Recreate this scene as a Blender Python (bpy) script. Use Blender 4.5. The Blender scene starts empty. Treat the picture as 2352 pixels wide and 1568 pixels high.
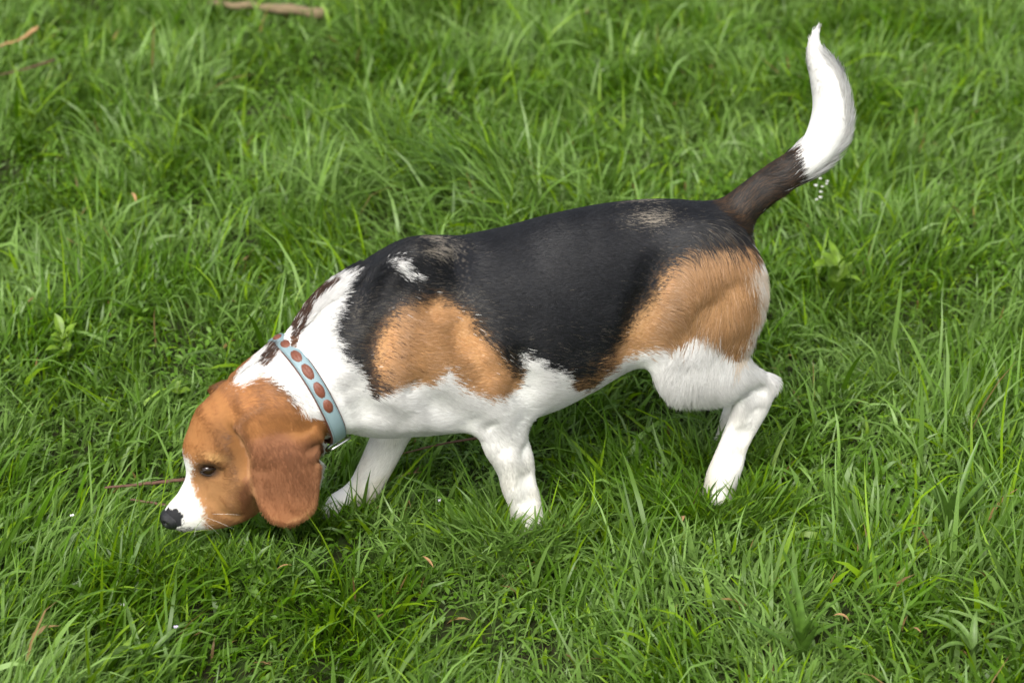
import bpy, math, time
import numpy as np
from mathutils import Vector, Matrix
T0 = time.time()
rng = np.random.default_rng(7)
sc = bpy.context.scene
COL = sc.collection

# ---------------------------------------------------------------- camera, sky, sun, exposure
TILT = math.radians(30.0)
DIST = 3.2
SPAN = 1.18                      # metres across the frame at the dog
AIM = Vector((0, 0, 0.176))
cd = bpy.data.cameras.new('camera')
cam = bpy.data.objects.new('camera', cd); COL.objects.link(cam)
cam.location = AIM + DIST * Vector((0, -math.cos(TILT), math.sin(TILT)))
cam.rotation_euler = (math.pi / 2 - TILT, 0, 0)
cd.sensor_width = 36; cd.lens = 36 * DIST / SPAN
cd.clip_start = 0.05; cd.clip_end = 400
cd.dof.use_dof = True; cd.dof.focus_distance = 3.12; cd.dof.aperture_fstop = 5.2
sc.camera = cam

SUN_EL, SUN_AZ = math.radians(51), math.radians(194)
world = bpy.data.worlds.new('World'); sc.world = world; world.use_nodes = True
wn, wl = world.node_tree.nodes, world.node_tree.links
wn.clear()
sky = wn.new('ShaderNodeTexSky'); sky.sky_type = 'NISHITA'; sky.sun_disc = False
sky.sun_elevation = SUN_EL; sky.sun_rotation = SUN_AZ
sky.air_density = 1.0; sky.dust_density = 4.0; sky.ozone_density = 1.0
hs = wn.new('ShaderNodeHueSaturation'); hs.inputs['Saturation'].default_value = 0.42
bg = wn.new('ShaderNodeBackground'); bg.inputs['Strength'].default_value = 0.115
wo = wn.new('ShaderNodeOutputWorld')
wl.new(sky.outputs[0], hs.inputs['Color']); wl.new(hs.outputs[0], bg.inputs['Color']); wl.new(bg.outputs[0], wo.inputs['Surface'])
sd = bpy.data.lights.new('sun', 'SUN'); sd.energy = 2.0; sd.angle = math.radians(30); sd.color = (1, .97, .92)
sun = bpy.data.objects.new('sun', sd); COL.objects.link(sun)
sdir = Vector((math.sin(SUN_AZ) * math.cos(SUN_EL), math.cos(SUN_AZ) * math.cos(SUN_EL), math.sin(SUN_EL)))
sun.rotation_euler = (-sdir).to_track_quat('-Z', 'Y').to_euler(); sun.location = sdir * 20
vs = sc.view_settings
vs.view_transform = 'Standard'; vs.look = 'None'; vs.gamma = 1; vs.use_curve_mapping = False; vs.exposure = 0.86
sc.render.hair_type = 'STRIP' if hasattr(sc.render, 'hair_type') else None
sc.cycles.max_bounces = 8; sc.cycles.diffuse_bounces = 6; sc.cycles.transmission_bounces = 4
sc.cycles.use_denoising = True; sc.cycles.denoiser = 'OPENIMAGEDENOISE'; sc.cycles.denoising_input_passes = 'RGB_ALBEDO_NORMAL'

# ---------------------------------------------------------------- helpers: pixels of the photo (2352 wide) <-> metres
PW, PH = 2352.0, 1568.0
CAM = np.array(cam.location)
RIGHT = np.array([1.0, 0, 0]); UP = np.array([0, math.sin(TILT), math.cos(TILT)]); FWD = np.array([0, math.cos(TILT), -math.sin(TILT)])
K = SPAN / PW / DIST             # tangent per pixel
YAW = math.radians(17)
A = np.array([math.cos(YAW), math.sin(YAW), 0.0])     # towards the tail
N = np.array([math.sin(YAW), -math.cos(YAW), 0.0])    # towards the camera side
Z = np.array([0, 0, 1.0])
def ray(u, v):
    return FWD + (np.asarray(u, float) - PW / 2)[..., None] * K * RIGHT - (np.asarray(v, float) - PH / 2)[..., None] * K * UP
def on_height(u, v, z):
    d = ray(u, v); t = (z - CAM[2]) / d[..., 2]
    return CAM + d * t[..., None]
O = on_height(1150, 1185, 0.0)
def shw(u, v, w=0.0):
    """pixel + lateral offset -> dog coordinates (along body, height, lateral)"""
    d = ray(u, v); t = (w - (CAM - O) @ N) / (d @ N)
    p = CAM + d * np.asarray(t)[..., None] - O
    return np.stack([p @ A, p[..., 2], p @ N], -1)
def to_world(q):
    q = np.asarray(q); return O + q[..., :1] * A + q[..., 1:2] * Z + q[..., 2:3] * N
def to_dog(p):
    p = np.asarray(p) - O; return np.stack([p @ A, p[..., 2], p @ N], -1)
def to_px(p):
    r = np.asarray(p) - CAM; dz = r @ FWD
    return np.stack([PW / 2 + (r @ RIGHT) / dz / K, PH / 2 - (r @ UP) / dz / K], -1)
def px_m(u, v, w=0.0):
    p = to_world(shw(u, v, w)); return float((p - CAM) @ FWD) * K

def tag(o, label=None, cat=None, group=None, kind=None):
    for k, x in (('label', label), ('category', cat), ('group', group), ('kind', kind)):
        if x: o[k] = x
    return o
def new_obj(name, data, parent=None, mat=None):
    o = bpy.data.objects.new(name, data); COL.objects.link(o)
    if mat: data.materials.append(mat)
    if parent: o.parent = parent
    return o
def mesh_np(name, verts, faces, smooth=True):
    """faces: (n,k) array or a list of arrays with k = 3 or 4"""
    me = bpy.data.meshes.new(name)
    fl = faces if isinstance(faces, list) else [faces]
    fl = [f for f in fl if len(f)]
    me.vertices.add(len(verts)); me.vertices.foreach_set('co', np.asarray(verts, np.float32).ravel())
    loops = np.concatenate([f.ravel() for f in fl]).astype(np.int32)
    cnt = np.concatenate([np.full(len(f), f.shape[1]) for f in fl]).astype(np.int32)
    me.loops.add(len(loops)); me.loops.foreach_set('vertex_index', loops)
    me.polygons.add(len(cnt)); me.polygons.foreach_set('loop_start', np.concatenate([[0], np.cumsum(cnt)[:-1]]).astype(np.int32))
    me.update(calc_edges=True); me.validate()
    me.polygons.foreach_set('use_smooth', np.full(len(me.polygons), smooth))
    return me
def set_attr(me, name, kind, dom, arr):
    a = me.attributes.new(name, kind, dom)
    a.data.foreach_set({'FLOAT_VECTOR': 'vector', 'FLOAT_COLOR': 'color', 'FLOAT': 'value'}[kind], np.asarray(arr, np.float32).ravel())

def material(name, col=(.5, .5, .5), rough=.6, spec=.5, metal=0.0):
    m = bpy.data.materials.new(name); m.use_nodes = True
    b = m.node_tree.nodes['Principled BSDF']
    b.inputs['Base Color'].default_value = (*col, 1); b.inputs['Roughness'].default_value = rough
    b.inputs['Specular IOR Level'].default_value = spec; b.inputs['Metallic'].default_value = metal
    return m
def node(m, t, **kw):
    n = m.node_tree.nodes.new(t)
    for k, x in kw.items(): setattr(n, k, x)
    return n

# smooth value noise made of random waves (2-D or 3-D), about -1..1
def waves(seed, scale, dim=2, n=10):
    r = np.random.default_rng(seed); k = r.normal(size=(n, dim)); k /= np.linalg.norm(k, axis=1)[:, None]
    k *= (2 * math.pi / scale) * r.uniform(.6, 1.7, n)[:, None]; ph = r.uniform(0, 6.28, n)
    return lambda p: sum(np.sin(p @ k[i] + ph[i]) for i in range(n)) / math.sqrt(n / 2) / 1.4

# ---------------------------------------------------------------- the dog's shape as a distance field
DX = 0.0023
LO = np.array([-0.50, -0.03, -0.155]); HI = np.array([0.50, 0.70, 0.155])
DIM = np.ceil((HI - LO) / DX).astype(int)
vol = np.full(DIM, 0.06, np.float32)
skel = []                        # samples along the chains: pos, fur direction, fur length, region id
GX = [(LO[i] + np.arange(DIM[i]) * DX).astype(np.float32) for i in range(3)]
def smin(a, b, k):
    if np.isscalar(k) and k <= 0: return np.minimum(a, b)
    h = np.maximum(k - np.abs(a - b), 0) / k
    return np.minimum(a, b) - h * h * k * .25
def region(lo, hi, pad):
    i0 = np.maximum(((lo - pad - LO) / DX).astype(int), 0); i1 = np.minimum(((hi + pad - LO) / DX).astype(int) + 2, DIM)
    sl = tuple(slice(a, b) for a, b in zip(i0, i1))
    g = np.meshgrid(*[GX[i][sl[i]] for i in range(3)], indexing='ij', sparse=True)
    return sl, g
def seg(a, b, ra, rb, ka=1.0, kb=1.0, k=.012, cut=False):
    """rounded tapering limb from a to b; lateral radius = k * radius"""
    a, b = np.array(a), np.array(b); rm = max(ra * max(1, ka), rb * max(1, kb))
    sl, (S, H, W) = region(np.minimum(a, b), np.maximum(a, b), rm + k + .012)
    d = b - a; L2 = max(float(d @ d), 1e-9)
    kk = (ka + kb) / 2
    dd = np.array([d[0], d[1], d[2] / kk]); L2 = max(float(dd @ dd), 1e-9)
    t = np.clip(((S - a[0]) * dd[0] + (H - a[1]) * dd[1] + (W - a[2]) / kk * dd[2]) / L2, 0, 1)
    r = ra + (rb - ra) * t; kt = ka + (kb - ka) * t
    q = np.sqrt((S - a[0] - d[0] * t) ** 2 + (H - a[1] - d[1] * t) ** 2 + ((W - a[2] - d[2] * t) / kt) ** 2)
    dist = (q - r) * min(1.0, kk ** .5)
    if cut: vol[sl] = -smin(-vol[sl], dist.astype(np.float32), k)
    else: vol[sl] = smin(vol[sl], dist.astype(np.float32), k)
def chain(pts, reg, fl, fdir=1, k=.012, theta=0.0, sk=True):
    """pts: (u, v, w, r_px, lateral ratio); the spine is a spline, its balls are joined without bulges"""
    global vol
    q = np.array([shw(p[0], p[1], p[2]) for p in pts]); rr = [p[3] * px_m(*p[:3]) for p in pts]; kk = [p[4] if len(p) > 4 else 1 for p in pts]
    X = np.c_[q, rr, kk]; n = len(X)
    if n > 2:                    # Catmull-Rom through the stations
        E = np.r_[[2 * X[0] - X[1]], X, [2 * X[-1] - X[-2]]]; out = []
        for i in range(n - 1):
            p0, p1, p2, p3 = E[i:i + 4]
            for t in (0, .25, .5, .75):
                out.append(.5 * (2 * p1 + (p2 - p0) * t + (2 * p0 - 5 * p1 + 4 * p2 - p3) * t * t + (3 * p1 - 3 * p2 + p3 - p0) * t ** 3))
        X = np.array(out + [X[-1]])
    rm = float((X[:, 3] * np.maximum(1, X[:, 4])).max())
    sl, _ = region(X[:, :3].min(0), X[:, :3].max(0), rm + k + .012)
    old = vol[sl].copy(); vol[sl] = .06
    for i in range(len(X) - 1): seg(X[i, :3], X[i + 1, :3], X[i, 3], X[i + 1, 3], X[i, 4], X[i + 1, 4], 0)
    vol[sl] = smin(old, vol[sl], k)
    if sk:
        for i in range(n - 1):
            d = q[i + 1] - q[i]; L = np.linalg.norm(d); m = max(1, int(L / .012)); f = d / (L + 1e-9) * fdir
            for j in range(m):
                t = (j + .5) / m
                skel.append((*(q[i] + d * t), *f, fl, reg, rr[i] + (rr[i + 1] - rr[i]) * t))
    return q, rr
def trunk_sec(top, bot, W, w=0.0, grow=3):
    u, v = (top[0] + bot[0]) / 2, (top[1] + bot[1]) / 2
    R = math.dist(top, bot) / 2 + grow; pm = px_m(u, v, w)
    Rm = R * pm; H = math.sqrt(max(Rm ** 2 - (W * math.sin(TILT)) ** 2, 1e-6)) / math.cos(TILT) * 0.5 + Rm * .5
    return (u, v, w, H / pm, W / H)

R_TRUNK, R_NECK, R_HEAD, R_LEG, R_TAIL, R_EAR, R_THIGH, R_MUZ = range(8)
TR = [trunk_sec((1618, 474), (1598, 716), .066),
      trunk_sec((1570, 463), (1565, 755), .076),
      trunk_sec((1490, 459), (1500, 800), .074),
      trunk_sec((1395, 467), (1410, 848), .078),
      trunk_sec((1290, 488), (1310, 905), .086),
      trunk_sec((1190, 514), (1215, 960), .090),
      trunk_sec((1085, 536), (1105, 992), .088),
      trunk_sec((995, 555), (1010, 992), .082),
      trunk_sec((905, 600), (925, 990), .072),
      trunk_sec((835, 640), (860, 992), .062, .004, 0),
      trunk_sec((765, 697), (815, 992), .058, .008, -3),
      trunk_sec((705, 766), (775, 1005), .056, .011, -7),
      trunk_sec((662, 808), (722, 1000), .052, .014, -9)]
chain(TR[:9], R_TRUNK, .0105, -1, .03)
chain(TR[8:], R_NECK, .013, -1, .03)
# withers and shoulder blades, rump
chain([(900, 640, .026, 40, .7), (945, 590, .022, 38, .8), (1000, 585, .020, 26, .8)], R_TRUNK, .012, -1, .03, sk=False)
chain([(900, 640, -.026, 40, .7), (945, 590, -.022, 38, .8), (1000, 585, -.020, 26, .8)], R_TRUNK, .012, -1, .03, sk=False)
# neck behind the skull and skull
HW = .020
chain([(690, 880, .013, 112, .95), (640, 905, .016, 100, .95), (596, 942, HW, 92, .92)], R_NECK, .012, -1, .02)
chain([(596, 945, HW, 90, .95), (549, 985, HW, 104, .80), (520, 1015, HW, 92, .80)], R_HEAD, .007, -1, .02)
chain([(520, 1010, HW, 84, .82), (483, 1045, HW + .002, 52, 1.0)], R_HEAD, .006, -1, .02)
# brows
for sgn in (1, -1):
    chain([(487, 1040, HW + sgn * .021, 30, 1), (505, 1030, HW + sgn * .026, 26, 1)], R_HEAD, .006, -1, .012, sk=False)
# cheeks and jaw
for sgn in (1, -1):
    chain([(560, 1085, HW + sgn * .020, 64, .8), (530, 1128, HW + sgn * .016, 52, .8)], R_HEAD, .007, -1, .02, sk=False)
chain([(560, 1070, HW, 80, .8), (560, 1125, HW, 62, .8), (520, 1160, HW + .003, 52, .75), (478, 1184, HW + .006, 34, .8)], R_HEAD, .007, -1, .02, sk=False)
# muzzle
chain([(492, 1092, HW + .002, 58, .78), (455, 1140, HW + .005, 47, .74), (420, 1176, HW + .008, 34, .86)], R_MUZ, .005, -1, .014)
for sgn in (1, -1):              # flews
    chain([(505, 1160, HW + .003 + sgn * .013, 44, .55), (462, 1178, HW + .006 + sgn * .011, 38, .55), (432, 1193, HW + .008 + sgn * .006, 26, .7)], R_MUZ, .005, -1, .012, sk=False)
chain([(407, 1181, HW + .009, 26, .95), (398, 1186, HW + .0095, 22, .95)], R_MUZ, .004, -1, .012, sk=False)
chain([(488, 900, -.026, 12, 1), (515, 892, -.030, 17, 1), (545, 895, -.030, 20, 1)], R_HEAD, .008, -1, .012, sk=False)   # root of the far ear
# eye sockets
for sgn in (1, -1):
    a = shw(478, 1080, HW + sgn * .030); seg(a + [-.003, 0, 0], a + [.006, 0, 0], .0055, .0055, k=.008, cut=True)

a = shw(545, 1000, HW + .050); b_ = shw(556, 1085, HW + .050); seg(a, b_, .006, .005, k=.016, cut=True)
# front legs
FN = [(950, 640, .040, 62, .5), (925, 800, .056, 74, .45), (935, 880, .058, 62, .5)]
chain(FN, R_TRUNK, .028, 1, .03, sk=False)
FN2 = [(935, 885, .056, 66, .55), (1040, 915, .062, 62, .5), (1150, 925, .064, 54, .55)]
chain(FN2, R_THIGH, .010, 1, .03, sk=False)
chain([(1148, 940, .064, 62, .6), (1156, 999, .064, 58, .62), (1172, 1037, .064, 51, .68), (1184, 1072, .064, 45, .75), (1191, 1110, .064, 41, .82), (1201, 1139, .064, 39, .85), (1210, 1177, .064, 38, .92), (1214, 1205, .064, 38, 1)], R_LEG, .008, 1, .014)
chain([(1178, 918, .066, 26, .8), (1192, 930, .066, 18, .8)], R_LEG, .008, 1, .02, sk=False)   # elbow point
chain([(1212, 1200, .064, 38, 1.0), (1205, 1225, .066, 36, 1.1)], R_LEG, .006, 1, .010, sk=False)
chain([(930, 900, -.050, 60, .6), (915, 965, -.056, 46, .7), (894, 1008, -.058, 44, .75), (860, 1078, -.058, 40, .8), (838, 1118, -.058, 38, .9), (812, 1142, -.058, 34, 1), (780, 1162, -.058, 32, 1.1)], R_LEG, .008, 1, .014)
def toes(u, v, w, s=1.0, du=-26, dv=8):
    for i, o in enumerate((-.017, -.006, .006, .017)):
        f = 1.0 if i in (1, 2) else .6
        chain([(u, v, w + o * s, 17 * s), (u + du * f, v + dv * f, w + o * s * 1.15, 14 * s)], R_LEG, .005, 1, .005, sk=False)
toes(1196, 1226, .064, .95, -16, 8); toes(768, 1168, -.058)
# hind legs
chain([(1618, 592, .046, 84, .5), (1634, 688, .060, 124, .42), (1612, 756, .062, 118, .42), (1580, 838, .064, 84, .5)], R_THIGH, .030, 1, .03)
chain([(1640, 790, .060, 70, .5), (1650, 850, .062, 52, .55)], R_THIGH, .010, 1, .02, sk=False)
chain([(1590, 842, .064, 80, .52), (1645, 860, .066, 69, .56), (1700, 871, .064, 47, .62), (1752, 881, .060, 25, .7)], R_LEG, .022, 1, .014)
chain([(1758, 887, .060, 24, .75), (1729, 927, .060, 44, .55), (1708, 973, .060, 40, .6), (1686, 1021, .060, 36, .7), (1671, 1064, .060, 38, .85), (1660, 1094, .060, 38, 1), (1653, 1120, .060, 37, 1), (1650, 1136, .060, 37, 1)], R_LEG, .007, 1, .012)
toes(1652, 1146, .060, 1.0, -14, 8)
chain([(1600, 600, -.050, 100, .5), (1612, 720, -.056, 105, .42), (1600, 800, -.058, 76, .5), (1655, 865, -.058, 46, .6), (1700, 905, -.058, 26, .8)], R_LEG, .009, 1, .02)
chain([(1700, 905, -.058, 27, .8), (1690, 950, -.058, 34, .7), (1678, 1000, -.058, 34, .8), (1660, 1040, -.058, 34, 1)], R_LEG, .007, 1, .012)
toes(1655, 1046, -.058, 1.0, -14, 14)
# tail
TAILP = [(1640, 535, 0, 62, .8), (1684, 495, 0, 49, .85), (1727, 456, 0, 40, .9), (1775, 418, 0, 37, .95), (1826, 385, 0, 37), (1874, 345, 0, 41), (1900, 300, 0, 45), (1908, 245, 0, 42), (1898, 185, 0, 37), (1875, 132, 0, 24), (1871, 94, 0, 13), (1879, 68, 0, 8), (1889, 48, 0, 4)]
chain(TAILP, R_TAIL, .020, 1, .02)

# polygons of the photo in dog coordinates, and their distance fields
def poly_sd(P, poly):
    """signed distance of points P (n,2) to polygon, negative inside"""
    poly = np.asarray(poly, float); d2 = np.full(P.shape[:-1], 1e9); ins = np.zeros(P.shape[:-1], bool)
    for i in range(len(poly)):
        a, b = poly[i - 1], poly[i]; e = b - a; w = P - a
        t = np.clip((w @ e) / max(e @ e, 1e-12), 0, 1); q = w - t[..., None] * e
        d2 = np.minimum(d2, (q ** 2).sum(-1))
        c = ((a[1] <= P[..., 1]) != (b[1] <= P[..., 1])) & ((P[..., 0] - a[0]) < (P[..., 1] - a[1]) * e[0] / (e[1] if abs(e[1]) > 1e-9 else 1e-9))
        ins ^= c
    return np.where(ins, -1, 1) * np.sqrt(d2)
EAR = [(548, 962), (534, 984), (557, 1017), (570, 1051), (573, 1102), (579, 1140), (591, 1170), (614, 1196), (647, 1206), (680, 1200), (713, 1180), (730, 1156),
       (737, 1120), (744, 1080), (744, 1062), (733, 1058), (728, 1052), (741, 1040), (748, 1003), (730, 978), (700, 966), (660, 950), (600, 940)]
def ear(sgn, wbase, dshift=(0, 0), poly=EAR):
    c = np.array(shw(640, 1080, wbase))
    P2 = np.array([shw(u + dshift[0], v + dshift[1], wbase)[:2] for u, v in poly])
    lo = np.array([P2[:, 0].min(), P2[:, 1].min(), wbase - .04]); hi = np.array([P2[:, 0].max(), P2[:, 1].max(), wbase + .04])
    sl, (S, H, W) = region(lo, hi, .012)
    SS, HH = np.broadcast_arrays(S[..., 0], H[..., 0])
    sd2 = poly_sd(np.stack([SS, HH], -1), P2) + .0012
    top = P2[:, 1].max(); left = P2[:, 0].min(); x = (SS - left) / (P2[:, 0].max() - left); y = (top - HH) / (top - P2[:, 1].min())
    bulge = .007 * np.sin(np.clip(x, 0, 1) * math.pi) * np.clip(y, .2, 1) + .004 * np.sin(x * 9 + y * 4) * np.clip(y - .1, 0, 1) * np.clip(1.1 - y, 0, 1) * 1.2
    bulge = bulge + .0035 * np.sin(x * 5.5 - y * 5 + 1.0) * np.clip(y * 2, 0, 1)
    bulge = bulge + .008 * np.exp(-((x - .06) / .06) ** 2) * np.clip(y * 3, 0, 1) * np.clip(1.2 - y, 0, 1) - .004 * np.exp(-((x - .2) / .07) ** 2) * np.clip(y * 3, 0, 1) * np.clip(1 - y, 0, 1)
    bulge = bulge - .006 * np.exp(-(((x - .9) / .10) ** 2 + ((y - .38) / .05) ** 2)) + .006 * np.exp(-(((x - .93) / .10) ** 2 + ((y - .24) / .10) ** 2))
    w0 = wbase + sgn * (-.018 * np.clip(1 - y * 2.4, 0, 1) ** 1.5 + bulge)
    th = .0030 + .0035 * np.clip(1 - y * 2, 0, 1)
    e = np.abs(W - w0[..., None]) - th[..., None]
    s3 = sd2[..., None]
    dist = np.minimum(np.maximum(e, s3), 0) + np.sqrt(np.maximum(e, 0) ** 2 + np.maximum(s3, 0) ** 2)
    kk = .003 + .014 * np.clip(1 - y * 3.2, 0, 1)[..., None]
    vol[sl] = smin(vol[sl], dist.astype(np.float32), kk)
    for i in range(10):          # fur runs down the ear
        for j in range(8):
            a = P2[:, 0].min() + (i + .5) / 10 * np.ptp(P2[:, 0]); b = P2[:, 1].min() + (j + .5) / 8 * np.ptp(P2[:, 1])
            if poly_sd(np.array([a, b]), P2) < 0: skel.append((a, b, wbase + sgn * .004, (a - c[0]) * 1.2, -1, 0, .007, R_EAR, .012))
EARW = .068
ear(1, EARW)
ear(-1, 2 * HW - EARW + .006, (6, -6))

# blur a little so that joints look like one skin
def blur(v):
    for ax in range(3):
        v = .5 * v + .25 * (np.roll(v, 1, ax) + np.roll(v, -1, ax))
    return v
def blur_box(lo, hi, n):
    i0 = ((np.array(lo) - LO) / DX).astype(int); i1 = ((np.array(hi) - LO) / DX).astype(int); sl = tuple(slice(a, b) for a, b in zip(i0, i1))
    v = vol[sl]; b_ = v.copy()
    for _ in range(n): b_ = blur(b_)
    m = 1.0
    for ax in range(3):          # fade the smoothing out towards the box sides
        L_ = v.shape[ax]; t = np.minimum(np.arange(L_), L_ - 1 - np.arange(L_)); f = np.clip((t - 4) / 14, 0, 1) ** 1
        if ax == 2: f = (t > 2).astype(float)
        m = m * f.reshape([-1 if k == ax else 1 for k in range(3)])
    vol[sl] = (v * (1 - m) + b_ * m).astype(np.float32)
blur_box((-.20, .115, -.15), (.245, .40, .15), 22)
vol = blur(vol)

def sample(q):
    g = (q - LO) / DX; i = np.clip(np.floor(g).astype(int), 0, DIM - 2); f = np.clip(g - i, 0, 1)
    out = 0
    for a in (0, 1):
        for b in (0, 1):
            for c in (0, 1):
                wt = (f[..., 0] if a else 1 - f[..., 0]) * (f[..., 1] if b else 1 - f[..., 1]) * (f[..., 2] if c else 1 - f[..., 2])
                out = out + wt * vol[i[..., 0] + a, i[..., 1] + b, i[..., 2] + c]
    return out
def grad(q, e=.003):
    g = np.stack([sample(q + d) - sample(q - d) for d in np.eye(3) * e], -1)
    return g / (np.linalg.norm(g, axis=-1, keepdims=True) + 1e-9)
def hit(u, v):
    """first point of the dog seen through a pixel, world coordinates"""
    d = ray(u, v); d = d / np.linalg.norm(d)
    t = np.arange(2.5, 3.9, .0008); p = CAM + t[:, None] * d; q = to_dog(p)
    ok = ((q > LO + DX) & (q < HI - DX)).all(1); s = np.where(ok, sample(q), 1)
    k = np.argmax(s < 0); return p[k] if s[k] < 0 else None

def groove(pts, depth, R=.012, k=.012, mirror=True):
    """shallow valley between two muscles, cut along the skin"""
    q = []
    for u, v in pts:
        h_ = hit(u, v)
        if h_ is None: return
        c = to_dog(h_); q.append(c + grad(c[None])[0] * (R - depth))
    for a, b_ in zip(q[:-1], q[1:]):
        seg(a, b_, R, R, k=k, cut=True)
        if mirror: seg(a * [1, 1, -1], b_ * [1, 1, -1], R, R, k=k, cut=True)
for pts_, d_ in (([(955, 900), (1005, 940), (1070, 972)], .0030), ([(1190, 835), (1206, 895), (1215, 945)], .003), ([(1515, 620), (1478, 710), (1445, 795)], .0018),
                 ([(1668, 650), (1632, 700), (1606, 742)], .0010), ([(1040, 700), (1080, 775), (1118, 850)], .0022), ([(905, 690), (868, 780), (858, 880)], .0032),
                 ([(800, 915), (850, 945), (905, 965)], .002), ([(955, 640), (985, 690)], .002)):
    groove(pts_, d_, .020, .020)
for pts_, d_ in (([(1690, 906), (1725, 896), (1755, 897)], .0018), ([(1206, 1040), (1213, 1100), (1216, 1150)], .0007), ([(1735, 940), (1711, 1000), (1692, 1050)], .0007), ([(1130, 985), (1160, 1030)], .0006)):
    groove(pts_, d_, .010, .014)
groove([(452, 1082), (447, 1112), (452, 1140)], .0012, .006, .006, False); groove([(486, 1150), (510, 1180), (545, 1190)], .0012, .006, .006, False)
vol = blur(vol)

def surface_nets(v):
    ins = v < 0
    nb = np.zeros(np.array(v.shape) - 1, np.int8)
    for a in (0, 1):
        for b in (0, 1):
            for c in (0, 1):
                nb += ins[a:a + nb.shape[0], b:b + nb.shape[1], c:c + nb.shape[2]]
    act = (nb > 0) & (nb < 8); idx = np.argwhere(act)
    ids = np.full(act.shape, -1, np.int32); ids[act] = np.arange(len(idx))
    cs = {(a, b, c): v[idx[:, 0] + a, idx[:, 1] + b, idx[:, 2] + c] for a in (0, 1) for b in (0, 1) for c in (0, 1)}
    acc = np.zeros((len(idx), 3)); cnt = np.zeros(len(idx))
    for c0 in cs:
        for ax in range(3):
            if c0[ax]: continue
            c1 = list(c0); c1[ax] = 1; c1 = tuple(c1)
            x = (cs[c0] < 0) != (cs[c1] < 0); t = cs[c0] / np.where(x, cs[c0] - cs[c1], 1)
            p = np.tile(np.array(c0, float), (len(idx), 1)); p[:, ax] += t
            acc += p * x[:, None]; cnt += x
    verts = LO + (idx + acc / cnt[:, None]) * DX
    quads = []
    for ax in range(3):
        s0 = [slice(1, -1)] * 3; s1 = [slice(1, -1)] * 3; s0[ax] = slice(0, -1); s1[ax] = slice(1, None)
        x = ins[tuple(s0)] != ins[tuple(s1)]; e = np.argwhere(x); off = np.ones(3, int); off[ax] = 0; e = e + off
        o1, o2 = [(1, 2), (2, 0), (0, 1)][ax]
        d1 = np.zeros(3, int); d1[o1] = 1; d2 = np.zeros(3, int); d2[o2] = 1
        f = np.stack([ids[tuple((e - d1 - d2).T)], ids[tuple((e - d2).T)], ids[tuple(e.T)], ids[tuple((e - d1).T)]], 1)
        flip = ~ins[tuple(e.T)]; f[flip] = f[flip][:, ::-1]
        quads.append(f)
    return verts, np.concatenate(quads)
V, F = surface_nets(vol)
# keep only the largest connected piece is implied by the shape; light smoothing
def smooth(V, F, n=2, lam=.5):
    e = np.concatenate([F[:, [0, 1]], F[:, [1, 2]], F[:, [2, 3]], F[:, [3, 0]]])
    for _ in range(n):
        acc = np.zeros_like(V); c = np.zeros(len(V))
        for k in range(3):
            acc[:, k] = np.bincount(e[:, 0], V[e[:, 1], k], len(V)) + np.bincount(e[:, 1], V[e[:, 0], k], len(V))
        c = np.bincount(e[:, 0], minlength=len(V)) + np.bincount(e[:, 1], minlength=len(V))
        V = V + lam * (acc / c[:, None] - V)
    return V
V = smooth(V, F, 2, .5)
print('surface', len(V), len(F), round(time.time() - T0, 1))

# nearest skeleton sample for every vertex -> region, fur direction and length
SK = np.array(skel)
SKD = SK[:, 3:6] / (np.linalg.norm(SK[:, 3:6], axis=1, keepdims=True) + 1e-9)
vreg = np.zeros(len(V), int); vdir = np.zeros((len(V), 3)); vlen = np.zeros(len(V))
for i in range(0, len(V), 4000):
    q = V[i:i + 4000]; d = np.linalg.norm(q[:, None] - SK[None, :, :3], axis=2) - SK[None, :, 8]
    w = np.exp(-np.maximum(d - d.min(1, keepdims=True), 0) / .012)
    vreg[i:i + 4000] = SK[np.argmin(d, 1), 7]; w /= w.sum(1, keepdims=True)
    vdir[i:i + 4000] = w @ SKD; vlen[i:i + 4000] = w @ SK[:, 6]
VN = grad(V)

c_top, c_bot = shw(662, 806, .012), shw(762, 1012, .012)
COLC = (c_top + c_bot) / 2 + np.array([0, 0, 0])
e1 = (c_top - c_bot); e1 /= np.linalg.norm(e1)
e2 = np.array([.20, 0.06, 1.0]); e2 -= e1 * (e1 @ e2); e2 /= np.linalg.norm(e2)
COLN = np.cross(e1, e2); COLN /= np.linalg.norm(COLN)
if COLN[0] > 0: COLN = -COLN     # towards the head
# ---------------------------------------------------------------- coat colours and markings
C_WHITE = np.array([.84, .83, .80]); C_BLACK = np.array([.0078, .0082, .0098]); C_TAN = np.array([.43, .238, .102])
C_HEAD = np.array([.35, .155, .052]); C_EAR = np.array([.25, .108, .052]); C_BROWN = np.array([.07, .032, .016]); C_CREAM = np.array([.60, .40, .20])
BLACK = [(805, 640), (850, 560), (900, 500), (1200, 440), (1700, 400), (1760, 300), (1812, 345), (1800, 455), (1745, 500), (1716, 560), (1690, 556), (1640, 552), (1595, 566), (1560, 598), (1525, 640), (1492, 695), (1455, 745),
         (1420, 785), (1385, 828), (1345, 880), (1325, 893), (1300, 868), (1262, 848), (1225, 828), (1196, 815), (1186, 872), (1150, 825), (1100, 765), (1060, 705), (1010, 690), (960, 690), (915, 705), (870, 762), (852, 800), (858, 840), (875, 885), (850, 902), (838, 870),
         (800, 838), (770, 800), (756, 755), (768, 715)]
TAN1 = [(915, 705), (960, 690), (1010, 690), (1060, 720), (1100, 775), (1150, 835), (1184, 875), (1182, 895), (1160, 908), (1125, 916), (1080, 902), (1048, 878), (1022, 843), (1008, 862), (985, 880), (930, 886), (890, 886), (858, 898), (848, 860), (840, 800), (868, 755)]
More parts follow.
